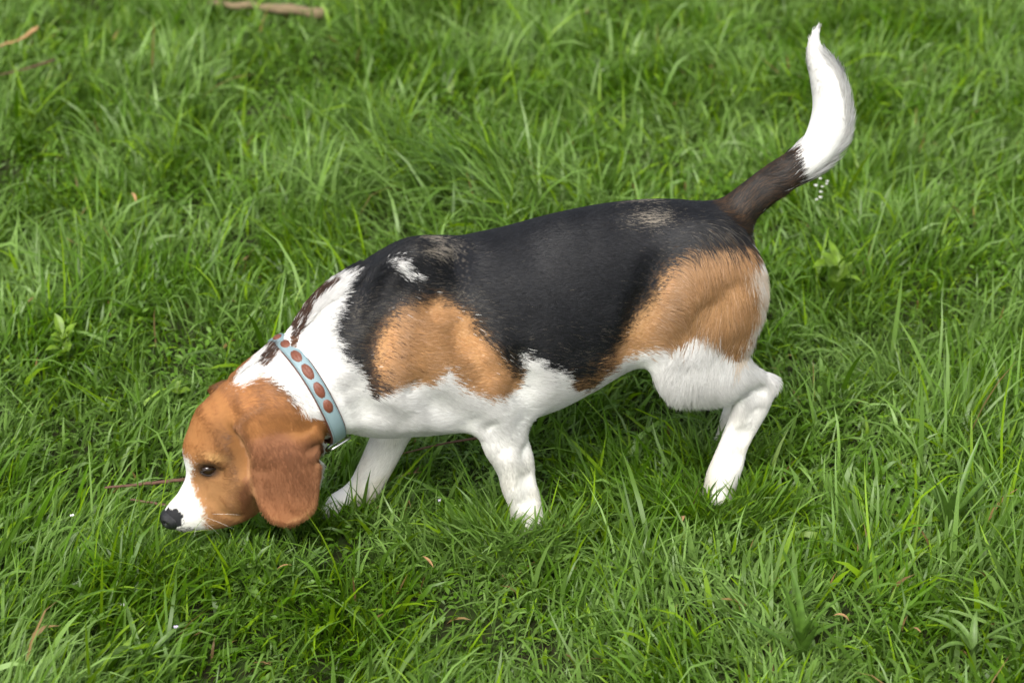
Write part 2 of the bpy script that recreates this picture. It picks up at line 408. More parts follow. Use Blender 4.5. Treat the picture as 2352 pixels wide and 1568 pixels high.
TAN2 = [(1590, 568), (1640, 553), (1700, 560), (1716, 566), (1735, 620), (1747, 690), (1733, 750), (1702, 804), (1682, 785), (1655, 752), (1622, 741), (1592, 753), (1568, 775), (1520, 798), (1470, 804), (1440, 818), (1395, 845), (1345, 890), (1310, 893), (1345, 870), (1388, 812), (1432, 760), (1470, 712), (1512, 648), (1552, 596)]
HEADP = [(380, 820), (500, 860), (545, 889), (575, 872), (601, 864), (626, 879), (665, 904), (688, 932), (700, 962), (706, 985), (712, 1020), (720, 1230), (440, 1260), (468, 1217), (473, 1192), (471, 1166), (452, 1142), (441, 1110), (444, 1063), (400, 1040)]
TAILB = [(1600, 560), (1600, 440), (1700, 400), (1818, 338), (1822, 372), (1835, 395), (1833, 432), (1790, 470), (1730, 540), (1712, 570)]
n3a = waves(3, .045, 3); n3b = waves(4, .015, 3); n3c = waves(5, .10, 3)
def coat(q, reg, rnd, rnd2):
    """q: dog coords of roots; rnd: per-hair random 0..1 (0.5 for skin)"""
    wc = np.where(q[:, 0] < -.2, HW * np.clip((-.2 - q[:, 0]) / .1, 0, 1), 0)
    qm = q.copy(); qm[:, 2] = wc + np.abs(q[:, 2] - wc)
    px = to_px(to_world(qm)); jit = np.stack([n3a(q) * 3 + n3b(q) * 2, n3b(q[:, ::-1]) * 3], -1); P = px + jit
    n = len(q); col = np.tile(C_WHITE, (n, 1)).astype(float)
    lg = np.clip((.16 - q[:, 1]) / .16, 0, 1)[:, None]
    col *= 1 - .07 * (rnd2[:, None]) - .05 * np.clip(n3a(q), 0, 1)[:, None]
    col *= 1 - lg * np.array([.04, .07, .15]) * (.5 + .8 * np.clip(n3a(q) + .3, 0, 1)[:, None])
    def mix(sel, c): col[sel] = c[sel] if c.ndim == 2 else c
    def pick(sd, width): return rnd < 1 / (1 + np.exp(np.clip(sd / width, -30, 30)))
    body = (reg == R_TRUNK) | (reg == R_NECK) | (reg == R_THIGH) | ((reg == R_LEG) & (px[:, 1] < 925)) | (reg == R_TAIL)
    inleg_f = (reg == R_LEG) & (px[:, 0] < 1300)
    sb = poly_sd(P, BLACK); s1 = poly_sd(P, TAN1); s2 = poly_sd(P, TAN2)
    sb = np.minimum(sb, np.where((np.abs(qm[:, 2]) < .03) & (px[:, 0] > 820) & (px[:, 0] < 1720) & (q[:, 1] > .22), -40, 99))
    black = np.tile(C_BLACK, (n, 1)) * (.6 + 2.0 * rnd2[:, None] ** 2)
    # grizzled edges between black and tan, silver flecks on withers and croup
    edge = np.minimum(np.abs(s1), np.abs(s2))
    pg = .75 * np.exp(-np.maximum(s1, 0) / 26) + .30 * np.exp(-np.maximum(s2, 0) / 20) + .0015
    pg += .85 * np.exp(-((px[:, 0] - 1005) / 45) ** 2 - ((px[:, 1] - 572) / 22) ** 2) + .75 * np.exp(-((px[:, 0] - 1490) / 50) ** 2 - ((px[:, 1] - 500) / 22) ** 2)
    pg += .35 * np.exp(-((px[:, 0] - 810) / 38) ** 2 - ((px[:, 1] - 745) / 60) ** 2) + .30 * np.exp(-((px[:, 0] - 1660) / 60) ** 2 - ((px[:, 1] - 530) / 30) ** 2)
    pg += .10 * np.exp(-((px[:, 0] - 1320) / 80) ** 2 - ((px[:, 1] - 820) / 40) ** 2)
    gr = rnd2 < pg * .72
    gcol = np.where((np.exp(-np.maximum(np.minimum(s1, s2), 0) / 30) > .4)[:, None], np.array([.24, .165, .095]), np.array([.32, .28, .22]))
    frost = np.exp(-((px[:, 0] - 1005) / 60) ** 2 - ((px[:, 1] - 575) / 30) ** 2) + np.exp(-((px[:, 0] - 1490) / 65) ** 2 - ((px[:, 1] - 502) / 30) ** 2)
    gcol = gcol * (.42 + .50 * np.clip(frost, 0, 1) + .25 * np.exp(-np.maximum(s1, 0) / 18))[:, None]
    black = np.where(gr[:, None], gcol, black)
    su = -6 * np.log(np.exp(-np.clip(sb, -200, 200) / 6) + np.exp(-np.clip(s1, -200, 200) / 6) + np.exp(-np.clip(s2, -200, 200) / 6))
    su = su - 20 * np.exp(-(sb ** 2 + np.minimum(s1, s2) ** 2) / 16 ** 2)
    fill = pick(su, 3.5) & body & ~(inleg_f & (s1 > 6)); st = np.minimum(s1, s2)
    istan = st + (rnd2 - .5) * 58 + 5 * n3b(q) < sb
    near = np.exp(-(np.abs(sb - st) / 34) ** 2) * (su < 0); brn = rng.random(n) < .38 * near; black = np.where(brn[:, None], np.array([.105, .060, .030]), black)
    mix(fill, black)
    tan = C_TAN * (1 + .20 * (rnd2[:, None] - .5) + .10 * n3c(q)[:, None])
    tan = tan * np.where(rnd2[:, None] < .10, .72, 1) + np.where(rnd2[:, None] > .88, .08, 0)
    tan = np.where(((rnd2 < .55 * np.exp(-np.maximum(P[:, 0] - 850, 0) / 28)) & (px[:, 0] < 960))[:, None], C_BROWN, tan)
    mix(fill & istan & (s1 <= s2), tan)
    t2 = tan * np.array([1.02, 1.05, 1.1]); t2 = np.where(((px[:, 0] < 1400) & (rnd2 > .4))[:, None], C_BROWN * 1.6, t2)
    mix(fill & istan & (s2 < s1), t2)
    rear = (P[:, 0] - 1742 + np.abs(P[:, 1] - 690) ** 2 / 300)
    mix((px[:, 0] > 1690) & (px[:, 1] > 585) & (rnd < 1 / (1 + np.exp(np.clip(-rear / 5, -30, 30)))) & body & (px[:, 1] < 845) & (reg != R_TAIL) & (reg != R_LEG), C_CREAM * .5 + C_WHITE * .5)
    # white tick on the withers
    ws = poly_sd(P, [(893, 600), (925, 592), (935, 615), (960, 632), (930, 634), (905, 618)])
    mix((rnd < 1 / (1 + np.exp(np.clip(ws / 3, -30, 30)))) & (q[:, 2] > 0), C_WHITE)
    # dark mane on the far side of the nape
    pxr = to_px(to_world(q)) + jit * .8
    m1 = np.minimum(poly_sd(pxr, [(585, 845), (605, 800), (622, 765), (650, 785), (655, 808), (628, 822), (602, 842)]),
                    poly_sd(pxr, [(664, 800), (666, 745), (680, 715), (700, 705), (738, 672), (755, 655), (764, 650), (766, 660), (748, 682), (722, 712), (700, 748), (688, 778), (680, 798)]))
    mn = ((m1 < 0) | ((q[:, 2] + .005 * n3b(q) < -.016) & (px[:, 0] < 770))) & (reg == R_NECK) & (q[:, 1] > COLC[1])
    mix(mn & (rnd < .93), np.where(rnd2[:, None] < .35, C_BROWN * 2, C_BROWN * .7))
    # tail
    stl = poly_sd(P, TAILB); tb = (reg == R_TAIL)
    mix(tb & (rnd < 1 / (1 + np.exp(np.clip(stl / 5, -30, 30)))), np.where((rnd2 < .35)[:, None], np.array([.075, .040, .018]), np.array([.018, .013, .009])))
    mix(tb & (px[:, 0] > 1840), C_WHITE)
    # head
    hd = (reg == R_HEAD) | (reg == R_MUZ) | (reg == R_NECK) | (reg == R_EAR)
    sh = poly_sd(P, HEADP)
    hc = np.tile(C_HEAD, (n, 1)) * (1 + .25 * (rnd2[:, None] - .5))
    y = px[:, 1]; x = px[:, 0]
    fade = np.clip((y - 1020) / 90, 0, 1)[:, None] * np.clip((600 - x) / 60, 0, 1)[:, None]
    hc = hc * (1 - fade) + (np.array([.37, .185, .075]) * (1 + .25 * (rnd2[:, None] - .5))) * fade
    dk = .75 * np.exp(-((x - 505) / 42) ** 2 - ((y - 1005) / 48) ** 2) + .45 * np.exp(-((x - 548) / 30) ** 2 - ((y - 1060) / 60) ** 2) + .35 * np.exp(-((x - 455) / 14) ** 2 - ((y - 1090) / 45) ** 2)  # face shading and skull creases painted as darker fur
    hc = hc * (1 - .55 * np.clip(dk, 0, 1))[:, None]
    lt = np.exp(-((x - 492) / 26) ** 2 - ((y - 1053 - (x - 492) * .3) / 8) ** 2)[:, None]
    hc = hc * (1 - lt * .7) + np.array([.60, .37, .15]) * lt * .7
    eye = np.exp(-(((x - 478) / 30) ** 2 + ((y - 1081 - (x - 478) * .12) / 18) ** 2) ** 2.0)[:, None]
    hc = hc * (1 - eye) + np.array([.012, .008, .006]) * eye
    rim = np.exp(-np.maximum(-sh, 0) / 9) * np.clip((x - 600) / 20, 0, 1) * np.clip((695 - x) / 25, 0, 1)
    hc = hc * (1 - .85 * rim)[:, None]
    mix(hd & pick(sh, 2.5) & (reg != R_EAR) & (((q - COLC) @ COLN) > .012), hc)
    er = np.tile(C_EAR, (n, 1)) * (1 + .16 * (rnd2[:, None] - .5) + .05 * n3a(q)[:, None])
    low = np.clip((y - 1130) / 70, 0, 1)[:, None]; er = er * (1 - low) + np.array([.36, .150, .066]) * low * (1 + .2 * (rnd2[:, None] - .5))
    se = poly_sd(P, EAR); lip = np.exp(-np.abs(se + 3) / 5) * (y > 985); er = er * (1 - .6 * lip[:, None]) + np.array([.52, .29, .13]) * .6 * lip[:, None]
    upm = np.clip((1008 + 8 * n3a(q) - y) / 26, 0, 1)[:, None]; er = er * (1 - upm) + hc * upm
    near_ear = np.isin(reg, (R_NECK, R_HEAD)) & (np.abs(q[:, 2] - HW) > .034) & (y > 968) & (se < 3)
    mix(near_ear, er)
    mix((reg == R_EAR) & (((poly_sd(P, HEADP) < 6) & (((q - COLC) @ COLN) > 0)) | ((poly_sd(px, EAR) < 16) & (np.abs(q[:, 2] - HW) > .024))), er)
    # nose leather side: skin darker close to the nose
    ns = np.hypot(x - 396, y - 1190)
    mix((reg == R_MUZ) & (ns < 25 + 2 * n3b(q)), np.array([.02, .02, .022]))
    chin = (reg == R_MUZ) & (y > 1212) & (x < 450) & (rnd < .6); mix(chin, np.array([.10, .09, .09]))
    return np.clip(col, .003, .9)

nv = len(V)
vcol = sum(coat(V, vreg, rng.random(nv), rng.random(nv)) for _ in range(4)) / 4
skin = material('coat_skin', rough=.75, spec=.2)
at = node(skin, 'ShaderNodeAttribute', attribute_name='coat'); b = skin.node_tree.nodes['Principled BSDF']
skin.node_tree.links.new(at.outputs['Color'], b.inputs['Base Color'])
bodyW = to_world(V)
beagle = bpy.data.objects.new('beagle_dog', None); COL.objects.link(beagle); beagle.location = O
tag(beagle, 'tricolour beagle sniffing the lawn nose down, white tail tip raised', 'dog')
me = mesh_np('body', bodyW - O, F); set_attr(me, 'coat', 'FLOAT_COLOR', 'POINT', np.c_[vcol, np.ones(nv)])
body = new_obj('body', me, beagle, skin)
# make sure the faces look outwards
nn = np.empty(len(me.polygons) * 3, np.float32); me.polygons.foreach_get('normal', nn)
cen = V[F].mean(1); g = to_world(grad(cen[:500])) - O
if (nn.reshape(-1, 3)[:500] * g).sum() < 0: me.flip_normals()

# ---------------------------------------------------------------- fur
def make_fur(n_hair):
    tri = np.concatenate([F[:, [0, 1, 2]], F[:, [0, 2, 3]]])
    a, b_, c = V[tri[:, 0]], V[tri[:, 1]], V[tri[:, 2]]
    area = np.linalg.norm(np.cross(b_ - a, c - a), axis=1) / 2
    cy = (a + b_ + c) / 3; hd = np.isin(vreg[tri[:, 0]], (R_HEAD, R_MUZ, R_EAR)); tl = vreg[tri[:, 0]] == R_TAIL
    wgt = area * np.where(hd, 1.7, 1.0) * np.where(tl & (cy[:, 1] > .40), .7, 1) * np.where(VN[tri[:, 0], 2] < -.5, .55, 1.0) * np.where(cy[:, 1] < .03, .3, 1)
    pick = rng.choice(len(tri), n_hair, p=wgt / wgt.sum()); t = tri[pick]
    r1, r2 = rng.random(n_hair), rng.random(n_hair); s = np.sqrt(r1); bc = np.stack([1 - s, s * (1 - r2), s * r2], 1)[:, :, None]
    root = (V[t] * bc).sum(1); nrm = (VN[t] * bc).sum(1); d = (vdir[t] * bc).sum(1); L = (vlen[t] * bc[..., :1]).sum(1).mean(-1) if False else (vlen[t] * bc[..., 0]).sum(1)
    nrm /= np.linalg.norm(nrm, axis=1, keepdims=True)
    reg = vreg[t[:, 0]]; px = to_px(to_world(root))
    # hairs sweep a little downwards on the flanks
    d = d + np.array([0, -.35, 0]) * np.isin(reg, (R_TRUNK, R_NECK, R_THIGH))[:, None]
    sw = waves(11, .05, 3); sw2 = waves(12, .05, 3)
    d = d + .22 * np.cross(nrm, d) * sw(root)[:, None]
    d = d - nrm * (d * nrm).sum(1, keepdims=True); d /= np.linalg.norm(d, axis=1, keepdims=True) + 1e-9
    d = d + rng.normal(size=d.shape) * .13 + .0
    d = d - nrm * (d * nrm).sum(1, keepdims=True); d /= np.linalg.norm(d, axis=1, keepdims=True) + 1e-9
    L = L * rng.uniform(.65, 1.15, n_hair)
    lift = np.full(n_hair, .33); tail = reg == R_TAIL
    q = root
    # plume along the underside and back edge of the tail
    tw = px[:, 0] - np.interp(px[:, 1], [60, 135, 245, 345, 400], [1884, 1877, 1906, 1872, 1800])
    white_t = tail & (px[:, 0] > 1825)
    pl = white_t & ((nrm[:, 0] > .45) | (nrm[:, 1] < -.6))
    L = np.where(white_t, rng.uniform(.007, .012, n_hair), L); pl &= rng.random(n_hair) < .45; L = np.where(pl, rng.uniform(.014, .030, n_hair), L)
    L = np.where(white_t & (px[:, 1] < 130), rng.uniform(.007, .013, n_hair), L)
    lift = np.where(white_t, .16, lift); lift = np.where(pl, .38, lift)
    ed = ((reg == R_LEG)); lift = np.where(ed, .33, lift)
    # scruff pushed up on both sides of the collar
    nape = (reg == R_NECK) & (root[:, 2] < .016) & (nrm[:, 1] > .35) & (px[:, 0] < 830); L = np.where(nape, L * 1.25, L); lift = np.where(nape, .75, lift)
    hc = np.isin(reg, (R_HEAD, R_MUZ, R_EAR)); lift = np.where(hc, .30, lift)
    flank = (px[:, 0] > 1340) & (px[:, 0] < 1500) & (px[:, 1] > 780) & (reg != R_LEG); L = np.where(flank, L * 1.3, L)
    keep = ~(tail & (px[:, 1] < 60) & (nrm[:, 1] > .35))
    L = np.where(tail & (px[:, 1] < 70), L * .6, L); lift = np.where(tail & (px[:, 1] < 80), .05, lift)
    nose_c = shw(394, 1189, HW + .0095); keep &= np.linalg.norm(root - nose_c, axis=1) > .0140
    ec = to_dog(EYE); de = (root - ec) / np.array([.0098, .0056, .02]); keep &= (de ** 2).sum(1) > 1
    # no hair under the collar band
    cc = ((root - COLC) @ COLN); keep &= ~((np.abs(cc) < .0095) & (np.linalg.norm(root - COLC, axis=1) < .11) & (reg != R_EAR) & (reg != R_HEAD))
    L = np.where((np.abs(cc) < .016) & (reg == R_NECK), L * .6, L)
    rnd = rng.random(n_hair); rnd2 = rng.random(n_hair)
    col = coat(root, reg, rnd, rnd2) * rng.uniform(.86, 1.12, n_hair)[:, None]
    M = 5; tt = np.linspace(0, 1, M)[None, :, None]
    Lh = L[:, None, None]; nr = nrm[:, None]; dd = d[:, None]
    pts = root[:, None] - nr * .0008 + Lh * (dd * tt + nr * lift[:, None, None] * (tt - .62 * tt ** 2)) + Lh * tt ** 2 * np.array([0, -.08, 0])
    rad0 = np.where(white_t, .00032, np.where(hc, .00022, .00027))[:, None] * rng.uniform(.7, 1.2, (n_hair, 1))
    rad = rad0 * np.array([1, .95, .8, .55, .12])[None]
    nw = (nrm[:, :1] * A + nrm[:, 1:2] * Z + nrm[:, 2:3] * N + .0)[keep]
    dim_ = (col.sum(1) > .2) & (col.sum(1) < .62) & np.isin(reg, (R_TRUNK, R_NECK)) & (rnd2 < .6); rad = rad * np.where(dim_, .55, 1)[:, None]
    pts = pts[keep]; rad = rad[keep]; col = np.clip(col[keep], .002, .88)
    W = to_world(pts.reshape(-1, 3)) - O
    hcv = bpy.data.hair_curves.new('fur'); hcv.add_curves([M] * len(pts))
    hcv.attributes['position'].data.foreach_set('vector', W.astype(np.float32).ravel())
    ra = hcv.attributes.get('radius') or hcv.attributes.new('radius', 'FLOAT', 'POINT'); ra.data.foreach_set('value', rad.astype(np.float32).ravel())
    ca = hcv.attributes.new('coat', 'FLOAT_COLOR', 'CURVE'); ca.data.foreach_set('color', np.c_[col, np.ones(len(col))].astype(np.float32).ravel())
    na = hcv.attributes.new('lie', 'FLOAT_VECTOR', 'CURVE'); na.data.foreach_set('vector', nw.astype(np.float32).ravel())
    m = material('fur_hair', rough=.55, spec=.35)
    nt = m.node_tree; a3 = node(m, 'ShaderNodeAttribute', attribute_name='lie'); gn = node(m, 'ShaderNodeNewGeometry'); mxn = node(m, 'ShaderNodeMix', data_type='VECTOR')
    mxn.inputs[0].default_value = .45; nt.links.new(a3.outputs['Vector'], mxn.inputs[4]); nt.links.new(gn.outputs['Normal'], mxn.inputs[5]); vn = node(m, 'ShaderNodeVectorMath', operation='NORMALIZE')
    nt.links.new(mxn.outputs[1], vn.inputs[0]); nt.links.new(vn.outputs[0], nt.nodes['Principled BSDF'].inputs['Normal'])
    a2 = node(m, 'ShaderNodeAttribute', attribute_name='coat'); nt.links.new(a2.outputs['Color'], nt.nodes['Principled BSDF'].inputs['Base Color'])
    trn = node(m, 'ShaderNodeBsdfTranslucent'); mix_ = node(m, 'ShaderNodeMixShader'); mix_.inputs[0].default_value = .36
    nt.links.new(a2.outputs['Color'], trn.inputs['Color']); nt.links.new(vn.outputs[0], trn.inputs['Normal']); nt.links.new(nt.nodes['Principled BSDF'].outputs[0], mix_.inputs[1]); nt.links.new(trn.outputs[0], mix_.inputs[2]); nt.links.new(mix_.outputs[0], nt.nodes['Material Output'].inputs['Surface'])
    nt.nodes['Principled BSDF'].inputs['Roughness'].default_value = .45; nt.nodes['Principled BSDF'].inputs['Specular IOR Level'].default_value = .45
    o = new_obj('fur', hcv, beagle, m); o['kind'] = 'stuff'
    return o

# ---------------------------------------------------------------- collar: ring around the neck, snug on the surface
NA = 160; ang = np.arange(NA) / NA * 2 * math.pi
def ring_r(off):
    out = []
    for a in ang:
        d = e1 * math.cos(a) + e2 * math.sin(a); t = np.arange(.02, .11, .0005)
        s = sample(COLC + COLN * off + t[:, None] * d); k = np.argmax(s > 0); out.append(t[k] if s[k] > 0 else .07)
    r = np.array(out)
    r = np.minimum(r, np.median(r) * 1.25)
    for _ in range(30): r = .5 * r + .25 * (np.roll(r, 1) + np.roll(r, -1))
    return r
RC = ring_r(0.0) + .0045
EYE = hit(478, 1079)
print('eye', to_dog(EYE), 'collar r', RC.min(), RC.max())
blue = material('blue_leather', (.23, .32, .345), .42, .5); brown = material('brown_leather', (.18, .060, .034), .38, .5); dkb = material('dark_leather_edge', (.10, .035, .022), .6, .4)
steel = material('buckle_steel', (.75, .74, .72), .22, .5, 1.0); thread = material('teal_thread', (.10, .17, .18), .8, .2)
for m, sc_, st in ((blue, 900, .25), (brown, 700, .4)):
    nz = node(m, 'ShaderNodeTexNoise'); nz.inputs['Scale'].default_value = sc_; bp = node(m, 'ShaderNodeBump'); bp.inputs['Strength'].default_value = st; bp.inputs['Distance'].default_value = .0006
    m.node_tree.links.new(nz.outputs[0], bp.inputs['Height']); m.node_tree.links.new(bp.outputs[0], m.node_tree.nodes['Principled BSDF'].inputs['Normal'])
collar = bpy.data.objects.new('dog_collar', None); COL.objects.link(collar)
CW = to_world(COLC); collar.location = CW
tag(collar, 'pale blue leather collar with brown leather ovals around the beagle\'s neck', 'collar')
def collar_pt(a, r, off): return COLC + (e1 * math.cos(a) + e2 * math.sin(a)) * r + COLN * off
def rint(a): return float(np.interp(a % (2 * math.pi), np.r_[ang, 2 * math.pi], np.r_[RC, RC[0]]))
def band(name, prof, mat):
    """prof: closed profile of (radial offset, axial offset)"""
    k = len(prof); vs_ = np.array([[collar_pt(ang[i], RC[i] + p[0], p[1]) for p in prof] for i in range(NA)]).reshape(-1, 3)
    i, j = np.meshgrid(np.arange(NA), np.arange(k), indexing='ij'); i2, j2 = (i + 1) % NA, (j + 1) % k
    f = np.stack([i * k + j, i2 * k + j, i2 * k + j2, i * k + j2], -1).reshape(-1, 4)
    me = mesh_np(name, to_world(vs_) - CW, f); o = new_obj(name, me, collar, mat)
    bm_ = None
    return o
HWD = .0083
band('backing', [(-.0022, -HWD - .0009), (.0, -HWD - .0011), (.0006, -HWD - .0004), (.0006, HWD + .0004), (.0, HWD + .0011), (-.0022, HWD + .0009)], dkb)
band('strap', [(.0007, -HWD), (.0018, -HWD + .0003), (.0024, -HWD + .0012), (.0026, 0), (.0024, HWD - .0012), (.0018, HWD - .0003), (.0007, HWD)], blue)
def small_mesh(name, V_, F_, mat, parent=None, base=None):
    return new_obj(name, mesh_np(name, to_world(np.array(V_)) - base, F_), parent, mat)
def oval(a0, ha, hw):
    """almond shaped leather inlay with a centre crease"""
    vs_, fs = [], []; NR, NS = 6, 20; r0 = rint(a0)
    for i in range(NR):
        q = (i + 1) / NR
        for j in range(NS):
            th = 2 * math.pi * j / NS; x = math.cos(th) * q; y = math.sin(th) * q * (1 - .12 * abs(x))
            hgt = .0027 + .0024 * (1 - q ** 2) - .0009 * math.exp(-(y / .12) ** 2) * (q < .95)
            if i == NR - 1: hgt = .0018
            a = a0 + x * ha / r0; vs_.append(collar_pt(a, rint(a) + hgt, y * hw))
    vs_.append(collar_pt(a0, r0 + .0034, 0)); c = len(vs_) - 1
    for i in range(NR - 1):
        for j in range(NS):
            fs.append((i * NS + j, i * NS + (j + 1) % NS, (i + 1) * NS + (j + 1) % NS, (i + 1) * NS + j))
    tri = np.array([(c, (j + 1) % NS, j) for j in range(NS)])
    return mesh_np('leather_oval', to_world(np.array(vs_)) - CW, [np.array(fs), tri])
cpx = to_px(to_world(np.array([collar_pt(a, rint(a), 0) for a in np.linspace(0, 2 * math.pi, 720)]))); aa = np.linspace(0, 2 * math.pi, 720)
front = np.array([(collar_pt(a, 1, 0) - COLC)[2] > -.35 for a in aa])
oa = []
for v_ in (793, 820, 855, 896, 932):
    dd = np.abs(cpx[:, 1] - v_) + np.where(front, 0, 1e4); oa.append(aa[int(np.argmin(dd))])
def unwrap(a): return a if a < math.pi else a - 2 * math.pi
oa = [unwrap(a) for a in oa]
oa = [oa[0] - (oa[1] - oa[0])] + oa
for i, a in enumerate(oa):
    new_obj('leather_oval', oval(a, (.0082, .0086, .0098, .0108, .0104, .0092)[i], .0058), collar, brown)
# stitching: short threads along both edges
def thread_mesh():
    vs_, fs = [], []
    n = 300
    for side in (-1, 1):
        for i in range(n):
            a = 2 * math.pi * i / n; da = .0075
            w = .00022
            for (aa_, ww) in ((a - da, -w), (a + da, -w), (a + da, w), (a - da, w)):
                vs_.append(collar_pt(aa_, rint(aa_) + .00275, side * (HWD - .0014) + ww))
            b0 = len(vs_) - 4; fs.append((b0, b0 + 1, b0 + 2, b0 + 3))
    return vs_, np.array(fs)
tv, tf = thread_mesh(); st = small_mesh('stitching', tv, tf, thread, collar, CW); st['kind'] = 'stuff'
# buckle near the throat
ub = np.argmin(np.hypot(cpx[:, 0] - 765, cpx[:, 1] - 1018) + np.where(np.array([collar_pt(a, 1, 0)[2] - COLC[2] > -.6 for a in aa]), 0, 1e4)); ab = unwrap(aa[ub])
def tube(name, path, r, mat, parent, base, closed=False, seg_=8, world=False, taper=None):
    P = np.array(path); n = len(P); vs_ = []
    T = np.gradient(P, axis=0) if not closed else np.roll(P, -1, 0) - np.roll(P, 1, 0)
    T /= np.linalg.norm(T, axis=1, keepdims=True) + 1e-12
    up = np.array([.3, .5, .8])
    for i in range(n):
        x = np.cross(T[i], up); x /= np.linalg.norm(x); y = np.cross(T[i], x); rr = r * (taper[i] if taper is not None else 1)
        for j in range(seg_):
            th = 2 * math.pi * j / seg_; vs_.append(P[i] + (x * math.cos(th) + y * math.sin(th)) * rr)
    fs = []
    for i in range(n if closed else n - 1):
        for j in range(seg_):
            a, b_, c, d = i * seg_ + j, i * seg_ + (j + 1) % seg_, ((i + 1) % n) * seg_ + (j + 1) % seg_, ((i + 1) % n) * seg_ + j
            fs.append((a, b_, c, d))
    fl = [np.array(fs)]
    if not closed:
        vs_ += [P[0], P[-1]]; q = len(vs_)
        fl.append(np.array([(q - 2, (j + 1) % seg_, j) for j in range(seg_)] + [(q - 1, (n - 1) * seg_ + j, (n - 1) * seg_ + (j + 1) % seg_) for j in range(seg_)]))
    vv = np.array(vs_)
    if not world: vv = to_world(vv)
    return new_obj(name, mesh_np(name, vv - base, fl), parent, mat)
rb = rint(ab)
buck = []
for i in range(28):
    th = 2 * math.pi * i / 28; cx, cy = math.cos(th), math.sin(th)
    x = math.copysign(abs(cx) ** .5, cx) * .0095; y = math.copysign(abs(cy) ** .5, cy) * .0138
    buck.append(collar_pt(ab + x / rb, rb + .0066, y))
tube('buckle_frame', buck, .0017, steel, collar, CW, closed=True)
tube('buckle_pin', [collar_pt(ab - .009 / rb, rb + .0050, 0), collar_pt(ab, rb + .0058, 0), collar_pt(ab + .010 / rb, rb + .0056, 0)], .0009, steel, collar, CW)
kp = [collar_pt(ab + .017 / rb, rb + .0034, s) for s in (-.0095, -.0085, 0, .0085, .0095)]
tube('strap_keeper', kp, .0016, dkb, collar, CW)

# ---------------------------------------------------------------- nose and eyes
nose_m = material('nose_leather', (.012, .012, .014), .38, .5)
nz = node(nose_m, 'ShaderNodeTexVoronoi'); nz.inputs['Scale'].default_value = 900; bp = node(nose_m, 'ShaderNodeBump'); bp.inputs['Strength'].default_value = .5; bp.inputs['Distance'].default_value = .0005
nose_m.node_tree.links.new(nz.outputs[0], bp.inputs['Height']); nose_m.node_tree.links.new(bp.outputs[0], nose_m.node_tree.nodes['Principled BSDF'].inputs['Normal'])
def ball(name, centre, rad, mat, shape=None, parent=None, n=20):
    th = np.linspace(0, math.pi, n + 1)[1:-1]; ph = np.arange(2 * n) / (2 * n) * 2 * math.pi
    T, Pp = np.meshgrid(th, ph, indexing='ij'); U = np.stack([np.sin(T) * np.cos(Pp), np.cos(T), np.sin(T) * np.sin(Pp)], -1).reshape(-1, 3)
    U = np.r_[U, [[0, 1, 0]], [[0, -1, 0]]]; X = U * rad
    if shape: X = shape(U, X)
    m2 = 2 * n; k = n - 1; f = []
    for i in range(k - 1):
        for j in range(m2): f.append((i * m2 + j, (i + 1) * m2 + j, (i + 1) * m2 + (j + 1) % m2, i * m2 + (j + 1) % m2))
    t = [(k * m2, j, (j + 1) % m2) for j in range(m2)] + [(k * m2 + 1, (k - 1) * m2 + (j + 1) % m2, (k - 1) * m2 + j) for j in range(m2)]
    me = mesh_np(name, to_world(centre + X) - O, [np.array(f), np.array(t)])
    me.flip_normals()
    return new_obj(name, me, parent, mat)
def nose_shape(U, X):
    X = X.copy(); fr = U[:, 0] < 0
    for sg in (-1, 1):           # nostrils
        d = np.linalg.norm(U - np.array([-.78, -.15, .60 * sg]) / 1.0, axis=1); X *= (1 - .38 * np.exp(-(d / .22) ** 2))[:, None]
    X *= (1 - .12 * np.exp(-(U[:, 2] / .10) ** 2) * fr * (U[:, 1] < .3))[:, None]
    X[:, 1] *= np.where(U[:, 1] > .3, .9, 1.0)
    return X
ball('nose', shw(396, 1188, HW + .0095), np.array([.0140, .0128, .0140]), nose_m, nose_shape, beagle)
eye_m = material('eye_brown', (.022, .010, .005), .06, .7)
for sgn in (1, -1):
    c = to_dog(EYE); c = c - np.array([-.001, .0, .0030])
    if sgn < 0: c[2] = 2 * HW - c[2]
    e = ball('eye', c, np.array([.0086, .0066, .0074]), eye_m, None, beagle)
    # eyelids: dark rims above and below the ball
    lid = material('eyelid_skin', (.018, .011, .008), .5, .4)
    for s2 in (1, -1):
        pth = []
        for t in np.linspace(-1, 1, 11):
            x = .0096 * t; yy = (s2 * .0036 if s2 > 0 else -.0046) * (1 - t ** 2) - .001 * t * 0
            zz = .0064 * math.sqrt(max(0, 1 - (x / .0120) ** 2)) * sgn
            pth.append(c + np.array([x, yy - .0004, zz]))
        tube('eyelid', pth, .0011, lid, e, O)
        COLlast = bpy.context
make_fur(480000)
print('fur', round(time.time() - T0, 1))
# whiskers and eyebrow hairs
wm = material('whisker_white', (.75, .72, .68), .4, .5)
for (u, v, du, dv, dw, L) in ((452, 1200, -8, 34, .02, 1), (466, 1196, 30, 26, .03, 1.3), (474, 1188, 52, 22, .03, 1.2), (458, 1188, -40, 30, .03, .9), (487, 1180, 60, 2, .035, 1.1)):
    p = hit(u, v)
    if p is None: continue
    q = to_dog(p); e_ = shw(u + du * L, v + dv * L, q[2] + dw * .6); mid = (q + e_) / 2 + np.array([0, .003, .004])
    tube('whisker', [q, (q * .6 + mid * .4) + [0, .0008, .001], mid, (mid + e_) / 2 + [0, .0008, .001], e_], .00014, wm, beagle, O, seg_=4, taper=[1, .9, .7, .5, .15])

